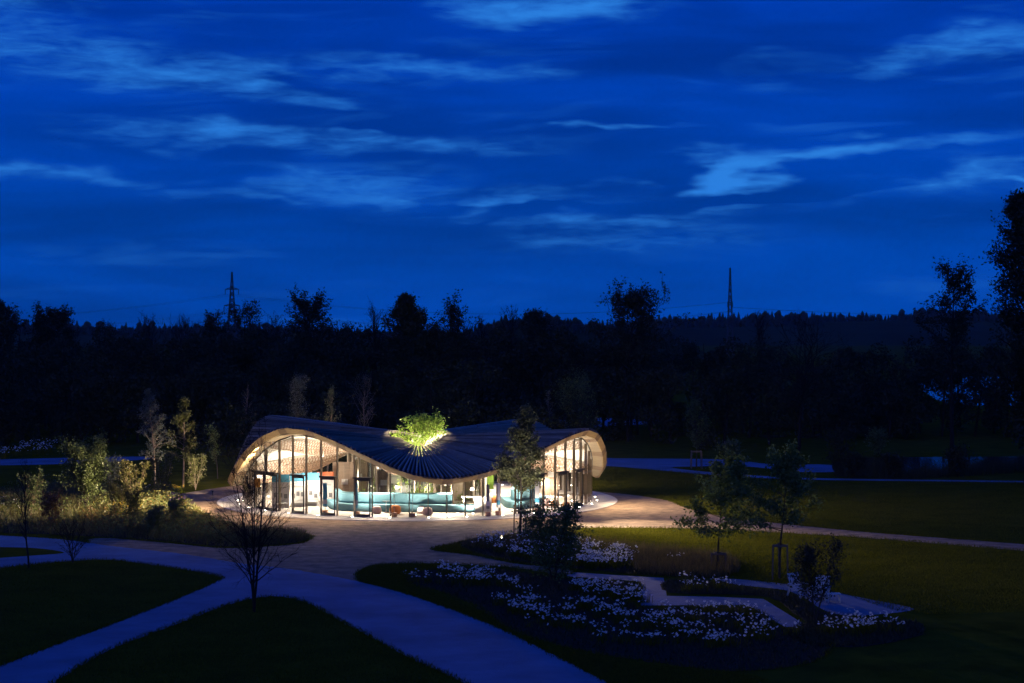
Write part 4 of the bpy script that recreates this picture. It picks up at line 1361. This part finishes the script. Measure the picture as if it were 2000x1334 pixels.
flower_drift('path_side_daffodil_flowers', None, 0, 103, 'white daffodil flowers between the two garden paths', px_areas=[([(1310, 1140), (1345, 1136), (1435, 1150), (1430, 1158), (1320, 1154)], 90)], dens=-.3)
flower_drift('terrace_daffodil_flowers', None, 0, 104, 'white daffodil flowers in the bed beside the terrace', px_areas=[([(1535, 1234), (1600, 1230), (1660, 1207), (1730, 1212), (1750, 1240), (1640, 1248), (1560, 1248)], 520)], dens=.0)
flower_drift('meadow_flowers', None, 0, 105, 'pale flowers along the far left path', px_areas=[([(0, 890), (20, 880), (100, 872), (120, 888), (60, 893), (0, 897)], 420)], dens=.0, h=.7, size=.16)
flower_drift('white_flowers', None, 0, 106, 'small white flowers scattered through the left planting', px_areas=[([(210, 985), (250, 950), (330, 960), (345, 980), (300, 1030), (240, 1040)], 170), ([(0, 985), (60, 1000), (60, 1030), (0, 1030)], 90)], dens=.2, h=.55, size=.09)
flower_drift('violet_flowers', None, 0, 107, 'violet flowers on the edge of the gravel left of the pavilion', px_areas=[([(322, 982), (345, 976), (362, 982), (356, 992), (330, 993)], 260)], dens=-.6, h=.45, size=.12, mat_='petal_violet')
flower_drift('yellow_flowers', None, 0, 108, 'glowing yellow flowers beside the gravel left of the pavilion', px_areas=[([(290, 972), (315, 962), (345, 962), (350, 968), (320, 973), (300, 978)], 420), ([(210, 1000), (250, 990), (280, 1000), (240, 1015)], 120)], dens=-.6, h=.5, size=.13, mat_='leaf_yellow')


def tuft_field(name, label, areas, h, w, m, seed, lean=.35, off=()):
    rg = np.random.default_rng(seed)
    P = np.concatenate([scatter(rg, np.array(px_poly(pl)), k) for pl, k in areas])
    for q in off:
        P = P[~inside(np.array(q), P)]
    V, F, _ = blades(rg, P, h, w, lean)
    o = link_mesh(name, np_mesh(name, V, F), M[m]); set_props(o, label, 'plants', None, 'stuff')


PB = beds['perennial_bed']
tuft_field('perennials', 'low leafy perennials filling the bed left of the pavilion', [(PB, 16000), ([(200, 1000), (340, 985), (455, 1034), (600, 1049), (560, 1058), (300, 1050)], 9000)], .38, .028, 'leaf_olive', 201, .45)
tuft_field('dry_perennials', 'brown dry stems among the perennials left of the pavilion', [(PB, 9000), ([(400, 1020), (470, 1036), (600, 1048), (590, 1058), (480, 1062)], 2500)], .60, .012, 'blade_dry', 202, .25)
tuft_field('rusty_perennials', 'rust coloured leaves among the perennials', [([(170, 1000), (330, 985), (360, 1030), (200, 1030)], 3000)], .42, .03, 'leaf_rust', 203, .5)
def leaf_field(name, label, areas, m, seed, size, hmax, per=26):
    """low mounds of leaves on ground areas"""
    rg = np.random.default_rng(seed); Cs = []
    for pl, k in areas:
        for p in scatter(rg, np.array(px_poly(pl)), k):
            hh = hmax * rg.uniform(.35, 1.1); rr = rg.uniform(.12, .34)
            q = rg.normal(size=(per, 3)) * np.array([rr, rr, hh * .35]) + np.array([p[0], p[1], hh * .6]); q[:, 2] = np.clip(q[:, 2], .03, hh * 1.2)
            Cs.append(q)
    V, Fq = leaf_quads(rg, np.concatenate(Cs), size, .2)
    o = link_mesh(name, np_mesh(name, V, Fq), M[m]); set_props(o, label, 'plants', None, 'stuff')


LB = [(185, 1000), (225, 960), (300, 958), (342, 972), (350, 990), (395, 1018), (450, 1034), (420, 1058), (300, 1048), (200, 1036)]
leaf_field('leafy_perennials', 'leafy yellow green perennials glowing in the lamp light', [(LB, 330)], 'leaf_olive', 211, .13, .95)
leaf_field('green_perennials', 'green leafy mounds in the planting left of the pavilion', [(LB, 260), (PB, 420)], 'leaf_green', 212, .12, .8)
leaf_field('rusty_mounds', 'rusty brown leafy mounds in the planting', [(LB, 110)], 'leaf_rust', 213, .11, .7)
leaf_field('edge_mounds', 'dark leafy mounds along the near edge of the left planting', [([(300, 1046), (430, 1060), (590, 1056), (604, 1049), (470, 1040), (380, 1030)], 170)], 'leaf_green', 214, .10, .5)
tuft_field('tall_grass', 'tall meadow grass behind the daffodil bed', [([(1130, 1060), (1250, 1070), (1420, 1090), (1420, 1128), (1260, 1122), (1220, 1085)], 7000), ([(905, 1062), (1060, 1050), (1130, 1060), (1100, 1070), (950, 1075)], 2500)], .50, .012, 'blade_dry', 204, .25)
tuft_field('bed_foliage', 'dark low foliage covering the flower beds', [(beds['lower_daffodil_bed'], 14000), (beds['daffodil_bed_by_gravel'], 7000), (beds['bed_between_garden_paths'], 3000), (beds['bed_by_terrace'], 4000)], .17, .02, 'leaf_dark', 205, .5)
lawns = [([(1140, 1034), (1400, 1036), (1700, 1054), (2000, 1080), (2100, 1180), (1800, 1200), (1640, 1160), (1430, 1128), (1420, 1092), (1230, 1070)], 60000),
         ([(1170, 965), (1300, 975), (1350, 992), (1530, 1021), (1800, 1045), (2050, 1060), (2050, 945), (1560, 940), (1180, 915)], 70000),
         ([(700, 1135), (705, 1112), (740, 1103), (900, 1106), (800, 1120), (795, 1138), (930, 1190), (1000, 1230), (1250, 1295), (1500, 1330), (1200, 1336), (1000, 1238), (850, 1178)], 36000),
         ([(845, 1074), (905, 1060), (1000, 1047), (930, 1058), (900, 1066), (960, 1089)], 5000),
         ([(430, 1131), (380, 1118), (192, 1095), (0, 1112), (0, 1300), (249, 1206)], 22000), ([(487, 1172), (540, 1167), (640, 1201), (780, 1277), (900, 1334), (110, 1334), (213, 1272), (355, 1217)], 30000)]
tuft_field('grass', 'short mown lawn grass round the paths', lawns, .085, .012, 'blade', 206, .5, [px_poly(main_px), px_poly(gravel_px)] + list(BED.values()))


def edge_grass():
    """tufts that lean over the path and bed edges"""
    rg = np.random.default_rng(31); Ps = []
    for pl, k in ((main_px, 60), (gravel_px, 60), (beds['lower_daffodil_bed'], 40), (beds['daffodil_bed_by_gravel'], 40)):
        Q = np.array(px_poly(pl, True, 16)); Q2 = np.roll(Q, -1, 0)
        ln = np.linalg.norm(Q2 - Q, axis=1); ok = (Q[:, 1] < 118) & (ln < 12)
        pr = np.where(ok, ln, 0); n = int(pr.sum() * k)
        i = rg.choice(len(Q), n, p=pr / pr.sum()); t = rg.uniform(0, 1, n)[:, None]
        Ps.append(Q[i] * (1 - t) + Q2[i] * t + rg.normal(size=(n, 2)) * .09)
    mp_, gp_ = np.array(px_poly(main_px)), np.array(px_poly(gravel_px))
    Ps[0] = Ps[0][~inside(gp_, Ps[0])]; Ps[1] = Ps[1][~inside(mp_, Ps[1])]
    P = np.concatenate(Ps); d = np.hypot(P[:, 0] - CX, P[:, 1] - CY); P = P[d > SLAB + 1.5]
    V, F, _ = blades(rg, P, .12, .014, .5)
    o = link_mesh('edge_grass', np_mesh('edge_grass', V, F), M['blade']); set_props(o, 'ragged grass leaning over the path and bed edges', 'grass', None, 'stuff')


edge_grass()
# planting inside the courtyard
rgc = np.random.default_rng(17)
cc = []
for i in range(60):
    q = P3(rgc.uniform(.8, 4.2), rgc.uniform(0, 360), 0); hh = rgc.uniform(.4, 1.3)
    cc.append(rgc.normal(size=(30, 3)) * np.array([.25, .25, hh * .3]) + np.array([q[0], q[1], hh * .6]))
cc = np.concatenate(cc); cc[:, 2] = np.maximum(cc[:, 2], .06)
V, Fq = leaf_quads(rgc, cc, .16, .2)
o = link_mesh('courtyard_plants', np_mesh('courtyard_plants', V, Fq), M['leaf_court']); set_props(o, 'low leafy plants in the courtyard under the roof eye', 'plants', None, 'stuff')


def reeds():
    rg = np.random.default_rng(9)
    P = np.concatenate([scatter(rg, np.array(px_poly(pl)), k) for pl, k in [([(1640, 926), (1700, 933), (1800, 927), (1960, 909), (2100, 906), (2100, 915), (1800, 936), (1650, 934)], 5000), ([(1700, 905), (1740, 905), (1740, 925), (1700, 925)], 500)]])
    V, F, _ = blades(rg, P, .9, .02, .15)
    o = link_mesh('reeds', np_mesh('reeds', V, F), M['leaf_dark']); set_props(o, 'dark reeds along the pond bank', 'reeds', None, 'stuff')


reeds()


# ------------------------------------------------------------------ garden chairs
def garden_chair(px, py, rz, label):
    e = empty('garden_chair', G(px, py), label, 'chair', 'garden chairs on the terrace', rz)
    for k in range(6):
        x = -.27 + k * .108
        MB().box((x, .30, .62), (.085, .025, .80), 0, R(-22)).build('back_slat', M['chair_wood'], e)
    for k in range(6):
        MB().box((0, -.36 + k * .105, .36 - k * .02), (.66, .085, .025), 0, R(-8)).build('seat_slat', M['chair_wood'], e)
    for sx in (-.33, .33):
        mb = MB(); mb.bar((sx, -.38, 0), (sx, -.36, .55), .05, .08); mb.build('leg', M['chair_wood'], e)
        mb = MB(); mb.bar((sx, .42, 0), (sx, .22, .55), .05, .08); mb.build('leg', M['chair_wood'], e)
        MB().box((sx, -.05, .565), (.11, .78, .03)).build('armrest', M['chair_wood'], e)


garden_chair(1602, 1172, R(-25), 'pale slatted garden chair half hidden by the dark shrub, the upright one')
garden_chair(1562, 1166, R(35), 'pale slatted garden chair left of the dark shrub stem')
e = empty('garden_stool', G(1628, 1176), 'low pale slatted footstool right of the garden chair', 'stool')
for k in range(5): MB().box((-.24 + k * .12, 0, .36), (.10, .44, .025)).build('slat', M['chair_wood'], e)
for sx in (-.25, .25):
    for sy in (-.18, .18):
        MB().box((sx, sy, .17), (.05, .05, .34)).build('leg', M['chair_wood'], e)


# ------------------------------------------------------------------ background trees
def big(name, px, top_y, depth, w_px, label, seed, leafy, base_z=0.0, **kw):
    h = (H_CAM - (top_y - HOR) * depth / F_PX - base_z) * .95
    loc = ((px - 1000) * depth / F_PX, depth, base_z)
    sp = w_px * depth / F_PX / 2 / h
    a = dict(clear=.15, n1=50, n2=7, ang=50, profile='round', wob=.12)
    a.update(kw)
    nl = int(a.pop('nleaf', 7000) * 1.5)
    ls = a.pop('lsize', .30); lsp = a.pop('lspread', .22)
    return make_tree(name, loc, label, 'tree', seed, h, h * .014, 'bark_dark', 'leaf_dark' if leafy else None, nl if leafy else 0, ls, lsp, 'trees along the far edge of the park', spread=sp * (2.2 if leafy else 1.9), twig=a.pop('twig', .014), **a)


big('broad_tree', 12, 603, 215, 80, 'dark rounded tree at the far left of the skyline', 301, True)
big('broad_tree', 97, 619, 220, 80, 'low dense dome shaped tree near the left of the skyline', 302, True, nleaf=9000)
big('bare_tree', 155, 626, 225, 60, 'thin bare tree right of the dome shaped tree', 303, False, n3=1)
big('bare_tree', 212, 630, 225, 60, 'short bare tree on the left skyline', 304, False, n3=1)
big('bare_tree', 300, 622, 220, 70, 'bushy bare tree on the skyline, left of the lattice mast', 305, False, n3=2)
big('bare_tree', 340, 620, 222, 70, 'second bushy bare tree left of the lattice mast', 306, False, n3=2)
big('sparse_tree', 412, 618, 215, 60, 'sparse leafy tree beside the foot of the left mast', 307, True, nleaf=1800)
big('sparse_tree', 475, 605, 212, 80, 'sparse leafy tree covering the foot of the left mast', 308, True, nleaf=1600, n3=1)
big('bare_tree', 530, 618, 215, 70, 'bare tree between the left mast and the dark rounded tree', 309, False, n3=2)
big('broad_tree', 602, 594, 205, 88, 'dark rounded tree with open top right of the left mast', 310, True, nleaf=6000)
big('bare_tree', 664, 628, 215, 60, 'short bare tree right of the dark rounded tree', 311, False, n3=1)
big('bare_tree', 735, 606, 205, 76, 'fan shaped bare tree left of the tall pointed tree', 312, False, n3=2, ang=34)
big('pointed_tree', 820, 566, 190, 100, 'tall dense pointed tree, the highest above the pavilion', 313, True, nleaf=17000, profile='cone', ang=72, clear=.25, n1=90, up=.0)
big('sparse_tree', 892, 604, 205, 80, 'loose leafed tree right of the tall pointed tree', 314, True, nleaf=1800, n3=1, ang=34)
big('bare_tree', 948, 612, 210, 46, 'slim bare tree left of the bare fan on the hill', 315, False, n3=2, ang=34)
big('bare_tree', 985, 596, 210, 60, 'fan shaped bare tree above the small hill', 316, False, n3=2, ang=32)
big('broad_tree', 1052, 612, 240, 60, 'small dark dome shaped tree on the middle hill', 317, True, nleaf=6000)
big('sparse_tree', 1232, 587, 190, 110, 'broad open crowned tree left of the right mast', 318, True, nleaf=6500, n1=60, ang=58, clear=.3)
big('bare_tree', 1506, 600, 215, 46, 'small bare tree right of the right mast', 319, False, n3=2, ang=34)
big('bare_tree', 1560, 652, 165, 110, 'dim bare tree with crooked limbs below the right hill', 320, False, n3=1, ang=60, wob=.2, clear=.4)
big('leaning_tree', 1858, 528, 150, 90, 'leaning tree with loose feathery crown at the right', 321, True, nleaf=3000, lsize=.24, lspread=.2, n1=30, n3=1, ang=62, clear=.55, wob=.16, profile='wide')
big('tall_tree', 2006, 366, 132, 100, 'tall leafy tree filling the right edge against the sky', 322, True, nleaf=17000, lsize=.24, lspread=.26, n1=95, ang=50, clear=.20, profile='oval', up=.03, n2=8)


# the dark wood between and below those trees
def wood():
    rg = np.random.default_rng(77)
    Cs, polys = [], []
    rows = [(-150, 1180, 46, 204, 618, 654), (-150, 2150, 66, 198, 636, 664), (-150, 2150, 50, 178, 690, 735), (-150, 2150, 40, 162, 760, 800)]
    for (x0, x1, n, depth, ya, yb) in rows:
        for i in range(n):
            px = x0 + (x1 - x0) * (i + rg.uniform(-.3, .3)) / n
            if depth < 190 and 60 < px < 480 and yb > 750: continue
            if depth < 190 and 1780 < px < 2000: continue
            if depth < 170 and 1180 < px < 1900: continue
            d = depth + rg.uniform(-8, 14)
            top = rg.uniform(ya, yb)
            if depth > 190 and px > 1250: top += 8
            h = H_CAM - (top - HOR) * d / F_PX
            x = (px - 1000) * d / F_PX
            r = rg.uniform(2.0, 3.6)
            k = int(1900 * (r / 2.5) ** 2 * (1.1 if depth > 190 else .9))
            # several clumps make one crown
            for q in range(7):
                c = np.array([x + rg.normal() * r * .5, d + rg.normal() * r * .4, h * rg.uniform(.12, .86)])
                rr = r * rg.uniform(.35, .6)
                m = k // 7
                v = rg.normal(size=(m, 3)); v /= np.linalg.norm(v, axis=1)[:, None]
                p = c + v * rr * rg.uniform(.5, 1.05, m)[:, None]
                p[:, 2] = np.minimum(np.maximum(p[:, 2], .1), h * 1.02)
                Cs.append(p)
            polys.append((np.array([(x, d, 0), (x + rg.normal() * .3, d, h * .5), (x + rg.normal() * .5, d, h * .9)]), np.array([.16, .11, .03]), 5))
    C = np.concatenate(Cs)
    V, Fq = leaf_quads(rg, C, .29, .2, .75)
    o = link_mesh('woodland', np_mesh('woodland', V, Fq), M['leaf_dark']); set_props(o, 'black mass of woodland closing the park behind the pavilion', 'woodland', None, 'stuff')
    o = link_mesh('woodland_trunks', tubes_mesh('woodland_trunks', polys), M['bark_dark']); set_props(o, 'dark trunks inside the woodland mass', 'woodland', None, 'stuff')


wood()


# ------------------------------------------------------------------ lattice masts and wires
def mast(px, base_y, top_y, depth, label, arms, wide):
    x, y, zt = at(px, top_y, depth)
    e = empty('lattice_mast', (x, y, 0), label, 'power mast')
    h = zt
    lev = np.linspace(0, h, 15)

    def half(z): return max(.12, wide * (1 - z / h) ** 1.1 + .10)
    mb = MB()
    for sx in (-1, 1):
        for sy in (-1, 1):
            mb.tube([(sx * half(z), sy * half(z), z) for z in lev], .17, 4)
    mb.build('mast_leg_frame', M['pylon'], e)
    mb = MB()
    for a, b in zip(lev[:-1], lev[1:]):
        ha, hb = half(a), half(b)
        for (s0, s1) in (((-1, -1), (1, -1)), ((1, -1), (1, 1)), ((1, 1), (-1, 1)), ((-1, 1), (-1, -1))):
            mb.bar((s0[0] * ha, s0[1] * ha, a), (s1[0] * hb, s1[1] * hb, b), .15)
            mb.bar((s1[0] * ha, s1[1] * ha, a), (s0[0] * hb, s0[1] * hb, b), .15)
    mb.build('bracing', M['pylon'], e)
    ends = []
    for (ay, hw) in arms:
        z = at(px, ay, depth)[2]
        mb = MB()
        for s in (-1, 1):
            mb.bar((0, 0, z + .7), (s * hw, 0, z), .26); mb.bar((0, 0, z), (s * hw, 0, z), .26)
            mb.bar((s * hw, 0, z), (s * hw, 0, z - 1.8), .22)
            ends.append((x + s * hw, y, z - 1.8))
        mb.build('cross_arm', M['pylon'], e)
    return ends, (x, y, h)


e1, t1 = mast(453, 640, 531, 620, 'lattice power mast with two cross arms on the left skyline', [(565, 2.3), (597, 2.7)], 2.1)
e2, t2 = mast(1426, 640, 523, 640, 'slim lattice power mast on the right skyline', [(590, .9)], 1.25)


def wire(a, b, sag, label):
    pts = []
    for i in range(31):
        t = i / 30
        p = np.array(a) * (1 - t) + np.array(b) * t
        p[2] -= sag * 4 * t * (1 - t)
        pts.append(p)
    o = link_mesh('power_line', tubes_mesh('power_line', [(np.array(pts), np.full(31, .035), 4)]), M['pylon'])
    set_props(o, label, 'power line', 'power lines across the sky')


for k, (p, w) in enumerate(zip(e1, ['upper left', 'upper right', 'lower left', 'lower right'])):
    tgt = at(-260, 640 - (14 if k < 2 else -4), 760)
    wire(p, (tgt[0], tgt[1], tgt[2]), 3.0, f'thin power line running left from the {w} arm of the left mast')
    tgt = at(1426, (590 if k < 2 else 608), 640)
    wire(p, (tgt[0] + (.9 if k % 2 else -.9), tgt[1], tgt[2]), 5.5, f'thin power line from the {w} arm of the left mast to the right mast')
for s, w in ((-.9, 'left'), (.9, 'right')):
    a = at(1426, 590, 640); tgt = at(2300, 612, 640)
    wire((a[0] + s, a[1], a[2] - 1.8), tgt, 2.0, f'thin power line from the {w} arm end of the right mast to the far right')


# ------------------------------------------------------------------ evening air
haze = MB().box((0, 960, 29), (4200, 2000, 61)).build('haze', None)
hm = bpy.data.materials.new('thin_evening_haze'); hm.use_nodes = True
for n in list(hm.node_tree.nodes): hm.node_tree.nodes.remove(n)
pv = hm.node_tree.nodes.new('ShaderNodeVolumePrincipled')
pv.inputs['Color'].default_value = (0.85, 0.9, 1.0, 1); pv.inputs['Density'].default_value = 0.00007
ho = hm.node_tree.nodes.new('ShaderNodeOutputMaterial'); hm.node_tree.links.new(pv.outputs[0], ho.inputs['Volume'])
haze.data.materials.append(hm)
set_props(haze, 'thin blue evening haze over the whole park', 'haze', None, 'stuff')
